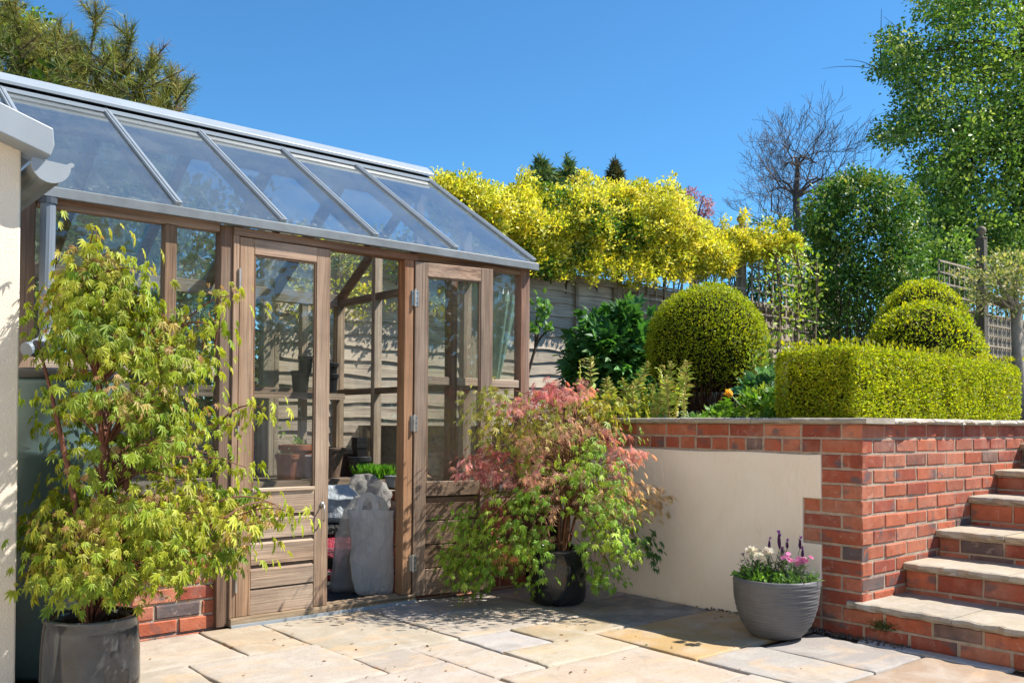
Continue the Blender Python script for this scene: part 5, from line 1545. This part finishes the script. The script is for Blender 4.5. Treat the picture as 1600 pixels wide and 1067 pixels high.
# ---- left maple, its pot and the water butt
LPt = np.array((.945, 3.40, .002))
prof = [(a_*.91, b_) for a_, b_ in [(.02, 0), (.150, 0), (.166, .012), (.174, .05), (.178, .12), (.176, .22), (.170, .30), (.167, .325), (.172, .333), (.171, .342), (.160, .343), (.154, .33), (.152, .30), (.02, .295)]]
M_POT2 = m_plain('streaked_slate_glaze', (.018, .018, .02), .08, .5, 4, .015, .7, c2=(.06, .066, .074), bdist=.004)
potthing('slate_pot', 'large dark streaky glazed pot at the foot of the green maple by the house corner', 'pot', LPt, prof, M_POT2, .305, .139, 56)
def left_maple():
    T = thing('maple_tree', 'large yellow green maple with layered drooping leaves filling the corner by the house', 'tree', (LPt[0], LPt[1], .3))
    zs = np.array([.44, .47, .51, .58, .68, .84, 1.00, 1.18, 1.30, 1.38, 1.46, 1.54])
    Rr = np.array([.16, .34, .44, .55, .58, .55, .50, .40, .40, .32, .16, .05])
    base = np.array((LPt[0], LPt[1], .30))
    trunk = [base, base+np.array((.0, .01, .2)), base+np.array((.03, .0, .45)), base+np.array((.04, .02, .62)), base+np.array((.02, .03, .85)), base+np.array((.03, .02, 1.05)), base+np.array((.0, .0, 1.3))]
    paths, rr, tips = [], [], []
    paths.append(trunk); rr.append([.026, .024, .022, .018, .011, .006, .003])
    paths.append(arc(base+np.array((.02, 0, .02)), base+np.array((-.16, .12, 1.0)), .05, 6)); rr.append(list(np.linspace(.018, .004, 7)))
    paths.append(arc(base+np.array((-.02, .02, .02)), base+np.array((.25, -.1, .95)), .06, 6)); rr.append(list(np.linspace(.017, .004, 7)))
    top = at(150, 352, 3.2); paths.append(arc(trunk[4], top, .0, 5)); rr.append(list(np.linspace(.006, .0015, 6)))
    cols = [(.37, .43, .035), (.47, .51, .06), (.26, .35, .03), (.48, .39, .11), (.18, .28, .03)]
    def keep(P):
        return ~((P[:, 0] < .775) & (P[:, 1] > 3.44)) & (P[:, 0] > np.where(P[:, 2] > .74, .73, .60)) & (P[:, 1] < 4.33) & ~(((P[:, 0]-1.0)**2+(P[:, 1]-4.12)**2 < .275**2) & (P[:, 2] < 1.24)) & (P[:, 2] > .03)
    n = 0
    while n < 300:
        z = rng.choice(zs[:-1])+rng.uniform(0, .11)
        if rng.random() > np.interp(z, [.4, .6, .8, 1.1, 1.3, 1.5], [.5, .7, .95, .9, .8, .6]): continue
        R = np.interp(z, zs, Rr)
        a = rng.uniform(0, 6.28); r = R*rng.random()**.42
        p = base*np.array((1, 1, 0))+np.array((math.cos(a)*r, math.sin(a)*r, z))
        # keep the left side trimmed by the wall
        if p[0] < (.80 if z > .74 else .70) or not keep(p[None])[0]: continue
        s0 = trunk[int(np.clip((z-.30-.25*r)/.2, 0, 5))]
        q = arc(s0, p, .06+.05*r, 5, 0); paths.append(q); rr.append(list(np.linspace(.0055, .0014, 6)))
        od = unit(np.array((math.cos(a), math.sin(a), 0)))
        c = cols[rng.choice(5, p=(.32, .2, .24, .08, .16))]
        tips.append((p, od, c))
        if r > .2: tips.append((q[4]*.6+q[5]*.4+rng.normal(size=3)*.02, od, c))
        n += 1
    extra = [(365, 462), (350, 470), (330, 510), (345, 520), (438, 790), (455, 800), (440, 795), (150, 352), (420, 815), (405, 850), (380, 645), (415, 640), (180, 395), (215, 420), (125, 400), (25, 780), (35, 800), (60, 900), (40, 880)]
    for e in extra:
        p = at(*e, 3.15+rng.normal()*.05)
        if keep(p[None])[0]:
            tips.append((p, unit(np.array((1, -.4, 0))), cols[rng.integers(3)]))
            s0 = min(trunk+[t_[0] for t_ in tips[:-1]], key=lambda t_: abs(np.linalg.norm(t_-p)-.22))
            paths.append(arc(s0, p, .03, 5)); rr.append(list(np.linspace(.004, .0012, 6)))
    leaf_clusters('foliage', T, tips, 13, .031, None, T_HANG, M_LEAF, .95, .055, keep)

    rim = [(p+rng.normal(size=3)*.04, od, (.40, .24, .10)) for p, od, c in tips[::4]]
    leaf_clusters('young_leaves', T, rim, 5, .022, None, T_MAPLE, M_LEAF, .7, .04, keep)
    ok = [i for i, p in enumerate(paths) if i < 4 or keep(np.array(p)).all()]
    stems('branches', [paths[i] for i in ok], [rr[i] for i in ok], M_RTWIG, T, 5)
left_maple()

WB = thing('water_butt', 'dark teal plastic water butt with a black lid half hidden behind the big maple', 'water butt', (1.0, 4.12, 0))
mb = MB(); mb.lathe([(.02, 0), (.19, 0), (.20, .02), (.215, .3), (.222, .31), (.222, .33), (.218, .34), (.236, .86), (.242, .87), (.242, .90), (.237, .91), (.240, 1.15), (.246, 1.16), (.246, 1.185), (.05, 1.19)], 1.0, 4.12, 48)
mb.build('barrel', m_plain('teal_plastic', (.10, .165, .175), .28, .25, 6, .05, .5), WB, smooth=True)
mb = MB(); mb.lathe([(.1, 1.186), (.254, 1.186), (.256, 1.19), (.256, 1.214), (.25, 1.222), (.16, 1.232), (.02, 1.234)], 1.0, 4.12, 48); mb.build('lid', M_BLKPL, WB, smooth=True)

# ================================================================== INSIDE THE GREENHOUSE
BT = .606
def flowerpot(name, label, c, r0, r1, h, mat, group=None, rim=.02, col=(1, 1, 1), soil=True, n=32):
    prof = [(.01, 0), (r0, 0), (r0+.002, .004), (r0+(r1-r0)*(1-rim/h), h-rim-.001), (r1+.006, h-rim), (r1+.008, h-.003), (r1+.005, h), (r1-.004, h), (r1-.006, h-.02), (r1-.012, h-.03), (.01, h-.03)]
    T = thing(name, label, 'pot', tuple(c), group)
    mb = MB(); mb.lathe(prof, c[0], c[1], n, col, c[2]); mb.build('body', mat, T, smooth=False)
    bpy.data.meshes[-1] if False else None
    if soil:
        mb = MB(); mb.lathe([(r1-.008, h-.022), (r1*.5, h-.018), (.005, h-.017)], c[0], c[1], n, (1, 1, 1), c[2]); mb.build('soil', M_SOIL, T)
    return T
def onb(px, Yv, z):   # point on a shelf under a photograph column
    d = fw+RT*(px-800)/FPX
    return np.array((d[0]*Yv/d[1], Yv, z))
def sprig(name, label, c, h, n, cols, size, tmpl=T_OVAL, r=.05):
    T = thing(name, label, 'plant', tuple(c))
    paths = [arc(c, np.array(c)+np.array((rng.normal()*r, rng.normal()*r, h*rng.uniform(.5, 1))), 0, 3) for i in range(7)]
    stems('stems', paths, [[.0025]*4]*7, M_FERNST, T, 4, (.6, .9, .6))
    P = np.array([paths[rng.integers(7)][rng.integers(1, 4)]+rng.normal(size=3)*.012 for i in range(n)])
    leaves('foliage', P, rng.normal(size=(n, 3))+np.array((0, 0, .5)), rng.normal(size=(n, 3))+np.array((0, 0, .5)), size*rng.uniform(.6, 1.2, n), pick(cols, [1]*len(cols), n), tmpl, M_LEAF, T)
PG = [(.20, .36, .08), (.28, .42, .12)]
p1 = onb(454, 6.15, BT); flowerpot('terracotta_pot', 'tall terracotta pot at the front of the bench behind the door glass', p1, .085, .10, .185, M_TERRA, rim=.035)
sprig('seedling', 'tiny seedling in the tall terracotta pot', p1+np.array((-.05, 0, .165)), .06, 14, PG, .025)
p2 = onb(466, 6.44, BT); flowerpot('terracotta_pot', 'wide rimmed terracotta pot with a leafy plant, behind the taller terracotta pot', p2, .09, .135, .245, M_TERRA, rim=.04, col=(1.15, 1.1, 1.1))
sprig('leafy_plant', 'pale green leafy plant in the wide rimmed terracotta pot', p2+np.array((.02, 0, .22)), .12, 40, PG, .04)
p3 = onb(490, 6.18, BT); flowerpot('grey_bucket', 'pale grey plastic bucket on the bench beside the door stile', p3, .07, .085, .17, M_GRYPL, soil=False)
p4 = onb(518, 6.22, BT); flowerpot('brown_pot', 'speckled brown planter on the bench just inside the doorway', p4, .065, .10, .225, M_BRNPOT, rim=.018)
p5 = onb(538, 6.35, BT); flowerpot('brown_pot', 'small dark chocolate brown pot between the speckled planter and the black pots', p5, .055, .072, .175, M_BRNPOT, rim=.02, col=(.55, .5, .48), soil=False)
p6 = onb(562, 6.20, BT); flowerpot('large_black_pot', 'large black pot with a white label at the end of the bench', p6, .070, .088, .155, M_BLKPL, rim=.035, col=(2.2, 2.3, 2.6))
mb = MB(); lc = p6+np.array((-.035, -.082, .06)); mb.bar(lc+np.array((.055, -.003, 0)), lc+np.array((.10, .018, 0)), .003, .045, (0, 0, 1)); mb.build('paper_label', M_WHITE, bpy.data.objects['large_black_pot'])
def square_pots(label, c, n, w):
    for k in range(n):
        T = thing('square_seed_pot', label, 'pot', (c[0], c[1], c[2]+k*.017), 'nested square black seed pots')
        mb = MB(); z = c[2]+k*.017; a, b = w*.36, w*.5; h = .085
        vs = [(c[0]+s*a, c[1]+t*a, z) for s, t in ((-1, -1), (1, -1), (1, 1), (-1, 1))]+[(c[0]+s*b, c[1]+t*b, z+h) for s, t in ((-1, -1), (1, -1), (1, 1), (-1, 1))]
        vs += [(c[0]+s*b*1.05, c[1]+t*b*1.05, z+h-.012+.012*e) for e in (0, 1) for s, t in ((-1, -1), (1, -1), (1, 1), (-1, 1))]
        vs += [(c[0]+s*b*.94, c[1]+t*b*.94, z+h) for s, t in ((-1, -1), (1, -1), (1, 1), (-1, 1))]+[(c[0]+s*a*.9, c[1]+t*a*.9, z+.006) for s, t in ((-1, -1), (1, -1), (1, 1), (-1, 1))]
        fs = [(3, 2, 1, 0)]
        for r in (0, 8): fs += [(r+q, r+(q+1) % 4, r+4+(q+1) % 4, r+4+q) for q in range(4)]
        for r0, r1 in ((12, 16), (16, 20), (4, 8)): fs += [(r0+q, r0+(q+1) % 4, r1+(q+1) % 4, r1+q) for q in range(4)]
        fs += [(20, 21, 22, 23)]
        mb.add(vs, fs, np.array((1, 1, 1))*random.uniform(1, 2.2)); mb.build('body', M_BLKPL, T)
square_pots('nested square black seed pot in the taller stack, standing on the large black pot', p6+np.array((.0, .0, .150)), 5, .085)
square_pots('nested square black seed pot in the shorter stack behind the dark brown pot', onb(545, 6.5, BT), 8, .08)
# pots on the upper shelf
for i, (px, Yv, r, h, z, lab) in enumerate([(469, 6.58, .072, .17, 1.256, 'wide black plastic pot on the upper shelf seen through the door glass'), (477, 6.58, .055, .13, 1.415, 'black plastic pot perched on top of the wide one on the upper shelf'),
                                      (516, 6.58, .062, .155, 1.256, 'black plastic pot at the shelf end beside the doorway'), (516, 6.58, .06, .10, 1.40, 'black plastic pot stacked upon another at the shelf end')]):
    flowerpot('black_pot', lab, onb(px, Yv, z), r*.78, r, h, M_BLKPL, 'black plastic pots on the upper shelf', rim=.03, soil=False)
# tray of sprouts and small grey pot on the end wall ledge, carton on the front wall ledge
tc = np.array((3.70, 6.02, .552))
T = thing('seed_tray', 'shallow tray of dense bright green sprouts on the ledge inside the doorway', 'tray', tuple(tc))
mb = MB(); mb.box(tc[0]-.10, tc[0]+.065, tc[1]-.20, tc[1]+.20, tc[2], tc[2]+.05); mb.build('tray', M_BRNPOT, T, bevel=.004)
n = 1300; P = np.stack([rng.uniform(tc[0]-.095, tc[0]+.06, n), rng.uniform(tc[1]-.19, tc[1]+.19, n), np.full(n, tc[2]+.048)], 1)
leaves('sprouts', P, rng.normal(size=(n, 3))*.22+np.array((0, 0, 1)), rng.normal(size=(n, 3))*np.array((1, 1, .1)), .10*rng.uniform(.6, 1.2, n), pick([(.16, .42, .04), (.24, .52, .06), (.10, .30, .03)], (1, 1, .6), n), T_LANCE, M_LEAF, T)
flowerpot('grey_pot', 'small pale grey pot in front of the green sprouts on the ledge', np.array((3.655, 5.70, .552)), .048, .058, .085, M_GRYPL, soil=True, rim=.012)
bc = np.array((3.10, 4.585, .5515))
T = thing('cardboard_box', 'small open brown cardboard box on the brick ledge inside the doorway', 'box', tuple(bc))
mb = MB(); x0, x1, y0, y1, z0, z1 = bc[0]-.095, bc[0]+.08, bc[1]-.07, bc[1]+.075, bc[2], bc[2]+.135
for a in ((x0, x1, y0, y0+.004, z0, z1), (x0, x1, y1-.004, y1, z0, z1), (x0, x0+.004, y0+.0042, y1-.0042, z0, z1), (x1-.004, x1, y0+.0042, y1-.0042, z0, z1), (x0+.0042, x1-.0042, y0+.0042, y1-.0042, z0, z0+.004)):
    mb.box(*a)
mb.build('carton', M_BOX, T)
mb = MB(); mb.add([(x0, y0, z1+.0005), (x1, y0, z1+.0005), (x1, y0+.055, z1+.022), (x0, y0+.055, z1+.022), (x0, y0, z1+.003), (x1, y0, z1+.003), (x1, y0+.055, z1+.025), (x0, y0+.055, z1+.025)], [(3, 2, 1, 0), (4, 5, 6, 7), (0, 1, 5, 4), (1, 2, 6, 5), (2, 3, 7, 6), (3, 0, 4, 7)]); mb.build('flap', M_BOX, T)
stems('string_handle', [[(x0-.002, bc[1]+.045, z1-.04), (x0-.02, bc[1]+.02, z1-.10), (x0-.012, bc[1]-.02, z1-.10), (x0-.002, bc[1]-.045, z1-.05)]], [[.002]*4], M_WHITE, T, 5)

# ---- bags on the floor
def bag(name, label, c, levels, mat, yaw=0, crumple=.012, n=52, power=3.6, col=(1, 1, 1), part='sack', closed=True, gusset=0):
    """sack through stacked super-ellipse sections (z, half width, half depth, dx, dy)"""
    T = thing(name, label, 'bag', tuple(c))
    L1, L2 = Lump(9, 10), Lump(26, 10)
    zs = np.array([l[0] for l in levels]); rows = 44
    V = []
    for i in range(rows):
        z = zs[0]+(zs[-1]-zs[0])*i/(rows-1)
        a, b, dx, dy = [np.interp(z, zs, [l[q] for l in levels]) for q in (1, 2, 3, 4)]
        for k in range(n):
            t = 2*math.pi*k/n
            ct, st_ = math.cos(t), math.sin(t)
            x = a*np.sign(ct)*abs(ct)**(2/power)+dx; y = b*np.sign(st_)*abs(st_)**(2/power)+dy
            if gusset:
                x -= np.sign(ct)*gusset*a*max(0, 1-abs(y)/(b*.85))*(.35+.65*i/rows)
            V.append((x, y, z))
    V = np.array(V)
    L3 = Lump(16, 8)
    q = L1(V*1.0)[:, None]*crumple*1.6+(.5-np.abs(L2(V))*2.2)[:, None]*crumple+(.5-np.abs(L3(V*np.array((1.6, 1.6, .22))))*2.4)[:, None]*crumple*1.3
    V = V+np.stack([V[:, 0], V[:, 1], np.zeros(len(V))], 1)/(np.linalg.norm(V[:, :2], axis=1, keepdims=True)+1e-6)*q*.9
    V[:, 2] += L2(V[:, [1, 0, 2]])*crumple*.5; V[:, 2] = np.maximum(V[:, 2], .0005)
    cy_, sy_ = math.cos(yaw), math.sin(yaw)
    V = np.stack([V[:, 0]*cy_-V[:, 1]*sy_, V[:, 0]*sy_+V[:, 1]*cy_, V[:, 2]], 1)+np.array(c)
    F = []
    for i in range(rows-1):
        for k in range(n):
            k2 = (k+1) % n
            F.append((i*n+k, i*n+k2, (i+1)*n+k2, (i+1)*n+k))
    mb = MB(); mb.add(V, F+[tuple(range(n-1, -1, -1))]+([tuple((rows-1)*n+k for k in range(n))] if closed else []), col)
    mb.build(part, mat, T, smooth=True)
    return T, V
def m_film(name, c, trans, rough=.35, opac=1.0):
    t = NT(name)
    n = t.noise(t.coord((1, 1, .5)), 24, 6, .65, 1.2)
    cc = t.mix(1.0, t.mix(t.ramp(n, [(.35, .85), (.65, 1.0)]), (.2, .2, .2), c), t.attr(), 'MULTIPLY')
    nrm = t.bump(n, .9, .03)
    p = t.bsdf(cc, rough, nrm, .5)
    tl = t.n('ShaderNodeBsdfTranslucent', {'Color': cc}).outputs[0]
    s = t.n('ShaderNodeMixShader', {0: trans, 1: p, 2: tl}).outputs[0]
    if opac < 1:
        tr = t.n('ShaderNodeBsdfTransparent', {'Color': (1, 1, 1, 1)}).outputs[0]
        s = t.n('ShaderNodeMixShader', {0: opac, 1: tr, 2: s}).outputs[0]
    return t.done(s)
M_WBAG = m_film('white_plastic_film', (.95, .93, .90), .55, .28)
M_CBAG = m_film('clear_plastic_film', (.62, .60, .58), .4, .25, .62)
M_SBAG = m_film('silver_plastic', (.62, .68, .74), .1, .3)
M_PBAG = m_film('crimson_plastic', (.48, .015, .06), .1, .3)
M_DBAG = m_film('black_plastic_sack', (.02, .02, .022), .0, .3)
b1 = at(583, 928, 5.44); b1[2] = .006
T, V = bag('carrier_bag', 'tall upright white carrier bag with loop handles just inside the doorway', b1, [(0, .095, .07, .02, 0), (.02, .112, .085, .02, 0), (.25, .128, .08, 0, 0), (.42, .138, .066, -.015, 0), (.50, .132, .05, -.02, 0)], M_WBAG, yaw=-.75, crumple=.015, closed=False, power=9, gusset=.35)
ux = np.array((math.cos(-.75), math.sin(-.75), 0)); uy = np.array((-ux[1], ux[0], 0))
for s, hgt in ((-1, .585), (1, .57)):
    pts = []
    for k in range(13):
        t = math.pi*k/12
        pts.append(b1+ux*(-.02+(.062+.01*s)*math.cos(t)+.012*s)+uy*(.045*s*(1-.5*math.sin(t)))+np.array((0, 0, .455+(hgt-.455)*math.sin(t)**.7)))
    mb = MB()
    for a, b in zip(pts[:-1], pts[1:]):
        pass
    w_ = .019
    vs, fs = [], []
    for k, p in enumerate(pts):
        tg_ = pts[min(k+1, 12)]-pts[max(k-1, 0)]; tg_ /= np.linalg.norm(tg_)
        o = np.cross(tg_, uy); o /= np.linalg.norm(o)
        for e in (o*w_+uy*.0015, -o*w_+uy*.0015, -o*w_-uy*.0015, o*w_-uy*.0015): vs.append(p+e)
    for k in range(12):
        for q in range(4): fs.append((k*4+q, k*4+(q+1) % 4, k*4+4+(q+1) % 4, k*4+4+q))
    mb.add(vs, fs); mb.build('handle', M_WBAG, T, smooth=False)
b2 = at(548, 925, 5.52); b2[2] = .006
T, V = bag('clear_bag', 'cloudy see through plastic bag holding brown material at the doorway', b2, [(0, .07, .06, -.03, 0), (.02, .10, .075, -.02, 0), (.15, .105, .08, 0, 0), (.35, .095, .07, .02, 0), (.50, .085, .05, .05, 0), (.575, .05, .03, .07, 0)], M_CBAG, yaw=-.7, crumple=.013)
mb_c = [(0.003, .05, .045, -.03, 0), (.02, .082, .058, -.02, 0), (.12, .088, .062, 0, 0), (.20, .06, .045, .01, 0), (.215, .03, .02, .01, 0)]
T2, V2 = bag('compost_heap', 'brown compost lump lying inside the cloudy plastic bag', b2+np.array((0, 0, .004)), mb_c, m_plain('brown_bark_chips', (.23, .12, .09), .9, .5, 35, .8, .1), yaw=-.7, crumple=.008, part='compost')
T2['category'] = 'compost'
b3 = at(505, 902, 6.0); b3[2] = .006
T, V = bag('compost_sack', 'crimson printed compost sack lying on the greenhouse floor behind the door', b3, [(0, .22, .12, 0, 0), (.03, .25, .14, 0, 0), (.20, .25, .14, 0, 0), (.27, .20, .09, 0, 0)], M_PBAG, yaw=-.55, crumple=.010, power=4)
uxx = np.array((math.cos(-.55), math.sin(-.55), 0)); nrm_ = np.array((-.52, -.855, 0))
mb = MB()
for k, (z, a, b) in enumerate([(.205, .02, .21), (.19, .03, .18), (.176, .05, .20), (.055, .02, .2), (.043, .03, .16)]):
    c_ = b3+nrm_*.149+np.array((0, 0, z))
    mb.bar(c_+uxx*a, c_+uxx*b, .003, .006, (0, 0, 1))
mb.build('printed_text', M_WHITE, T)
mb = MB(); c_ = b3+nrm_*.148+np.array((0, 0, .11)); mb.bar(c_+uxx*.03, c_+uxx*.10, .004, .07, (0, 0, 1), (.5, .6, .3)); mb.build('printed_panel', M_BLKPL, T)
T, V = bag('black_sack', 'shiny black band of a plastic sack sandwiched between crimson and silver sacks', b3+np.array((.03, .03, .262)), [(0, .20, .11, 0, 0), (.03, .23, .13, 0, 0), (.07, .23, .13, 0, 0), (.10, .18, .09, 0, 0)], M_DBAG, yaw=-.55, crumple=.010)
T, V = bag('silver_sack', 'crinkled silver blue plastic sack piled on the crimson compost sack', b3+np.array((.05, .03, .36)), [(0, .15, .09, 0, 0), (.03, .20, .12, 0, 0), (.16, .19, .11, .01, 0), (.24, .10, .05, .02, 0)], M_SBAG, yaw=-.55, crumple=.020)
T, V = bag('grey_plastic_wrap', 'crumpled clear grey plastic wrapping behind the white carrier bag', at(545, 850, 6.25)*np.array((1, 1, 0))+np.array((.12, 0, .006)), [(0, .15, .1, 0, 0), (.3, .17, .11, 0, 0), (.55, .15, .09, 0, 0), (.66, .07, .04, 0, 0)], M_CBAG, yaw=-.4, crumple=.03)

# ---- folded parasol in the gap beside the greenhouse
T = thing('folded_parasol', 'folded green garden parasol leaning upside down behind the greenhouse corner glass', 'parasol', (3.99, 4.78, 0))
top_, bot_ = at(789, 462, 6.22), at(771, 610, 6.2); low = bot_+(bot_-top_)*1.05
ax = unit(top_-bot_)
mb = MB(); mb.tube([low, bot_], [.016, .018], 10); mb.build('pole', WG[2], T, smooth=True)
mb = MB(); n = 40; vs, fs = [], []
e1 = unit(np.cross(ax, (0, 1, 0))); e2 = np.cross(ax, e1)
for i in range(15):
    t = i/14; p = bot_+(top_-bot_)*t; r = .020+.062*t**.8
    for k in range(n):
        a = 2*math.pi*k/n; rr_ = r*(1+.20*abs(math.sin(a*4+t*.9))-.1)*(1.0 if i < 14 else .9)
        vs.append(p+e1*math.cos(a)*rr_+e2*math.sin(a)*rr_)
for i in range(14):
    for k in range(n): fs.append((i*n+k, i*n+(k+1) % n, (i+1)*n+(k+1) % n, (i+1)*n+k))
fs.append(tuple(14*n+k for k in range(n)))
mb.add(vs, fs); mb.build('fabric', M_CLOTH, T, smooth=False)
mb = MB()
for s in (-1, 1):
    mb.add([top_+e1*s*.012, top_+e1*s*.03, top_+e1*s*.022+ax*.045, top_+e1*s*.012+e2*.006, top_+e1*s*.03+e2*.006, top_+e1*s*.022+ax*.045+e2*.004], [(0, 1, 2), (5, 4, 3), (0, 3, 4, 1), (1, 4, 5, 2), (2, 5, 3, 0)])
mb.build('rib_tips', M_WHITE, T)

# ================================================================== LITTER ON THE PAVING
def litter():
    n = 170
    P = np.stack([rng.uniform(1.2, 4.1, n), rng.uniform(1.9, 4.35, n), np.full(n, .006)], 1)
    j = rng.random(n) < .55       # most of it lodges in joints and along the walls
    P[j, 0] = rng.choice([1.71, 2.03, 2.33, 2.62, 2.62, 3.19, 3.48, 4.13, 4.12], j.sum())+rng.normal(size=j.sum())*.012
    D = rng.normal(size=(n, 3))*np.array((1, 1, .15)); N = rng.normal(size=(n, 3))*.25+np.array((0, 0, 1))
    o = leaves('leaf_litter', P, D, N, .014*rng.uniform(.5, 1.7, n), pick([(.20, .11, .05), (.30, .17, .07), (.14, .20, .05), (.42, .28, .12)], (.4, .3, .15, .15), n), T_OVAL, M_LEAF, None)
    tag(o, 'scattered dry leaf crumbs lying in the joints of the paving', 'leaf litter', kind='stuff')
    mb = MB()
    for i in range(420):
        y = rng.uniform(2.05, 3.2); x = rng.uniform(4.085, 4.165) if y > 2.5 else rng.uniform(4.06, 4.16)
        s = rng.uniform(.003, .010); c = np.array((.16, .13, .11))*rng.uniform(.4, 1.6)
        r = [np.array((x, y, .001))+v*s for v in ([1, 0, 0], [0, 1, .2], [-1, 0, 0], [0, -1, 0], [.1, 0, .9], [0, 0, -.6])*np.array((1, rng.uniform(.6, 1), 1))]
        mb.add(r, [(0, 1, 4), (1, 2, 4), (2, 3, 4), (3, 0, 4), (1, 0, 5), (2, 1, 5), (3, 2, 5), (0, 3, 5)], c)
    tag(mb.build('gravel', M_PLAINGRIT), 'dark gravel strip at the foot of the brick wall', 'gravel', kind='stuff')
    n = 260; c = np.array((4.152, 2.20, .072))
    P = c+rng.normal(size=(n, 3))*np.array((.006, .03, .012))
    o = leaves('moss', P, rng.normal(size=(n, 3))+np.array((-.8, 0, .5)), rng.normal(size=(n, 3)), .012, pick([(.10, .13, .03), (.16, .18, .05)], (1, 1), n), T_DIAM, M_LEAF, None)
    tag(o, 'little tuft of moss in the brick joint under the lowest step', 'moss', kind='stuff')
M_PLAINGRIT = m_plain('grit', (.9, .9, .9), .9, .3, 40, .3, .2)
litter()

# ================================================================== LIGHT, SKY, CAMERA
w = bpy.data.worlds.new('World'); scene.world = w; w.use_nodes = True
nt = w.node_tree; nt.nodes.clear()
sky = nt.nodes.new('ShaderNodeTexSky'); sky.sky_type = 'NISHITA'; sky.sun_disc = False
sky.sun_elevation = math.asin(SUN[2]); sky.sun_rotation = math.atan2(SUN[0], SUN[1])
sky.air_density = 1.0; sky.dust_density = .1; sky.ozone_density = 2.0; sky.altitude = 400
bg = nt.nodes.new('ShaderNodeBackground'); bg.inputs['Strength'].default_value = .076
ow = nt.nodes.new('ShaderNodeOutputWorld')
tint = nt.nodes.new('ShaderNodeMix'); tint.data_type = 'RGBA'; tint.blend_type = 'MULTIPLY'; tint.inputs[0].default_value = 1
tint.inputs[7].default_value = (.52, 1.03, 1.32, 1)
nt.links.new(sky.outputs[0], tint.inputs[6]); nt.links.new(tint.outputs[2], bg.inputs[0]); nt.links.new(bg.outputs[0], ow.inputs[0])
sl_ = bpy.data.lights.new('sun', 'SUN'); sl_.energy = 5.0; sl_.angle = math.radians(.53); sl_.color = (1, .94, .84)
so = bpy.data.objects.new('sun', sl_); so.rotation_euler = Vector(-SUN).to_track_quat('-Z', 'Y').to_euler(); so.location = (6, -4, 8); link(so)

cam = bpy.data.cameras.new('camera'); cam.sensor_width = 36; cam.lens = FPX/1600*36
cam.shift_y = (CY-533.5)/1600; cam.clip_start = .05; cam.clip_end = 3000
co = bpy.data.objects.new('camera', cam)
M = Matrix(((RT[0], UP[0], -fw[0], CAM[0]), (RT[1], UP[1], -fw[1], CAM[1]), (RT[2], UP[2], -fw[2], CAM[2]), (0, 0, 0, 1)))
co.matrix_world = M
link(co); scene.camera = co
scene.view_settings.view_transform = 'Standard'; scene.view_settings.look = 'None'
scene.view_settings.exposure = .95; scene.view_settings.gamma = 1
scene.cycles.transparent_max_bounces = 32
scene.cycles.max_bounces = 8
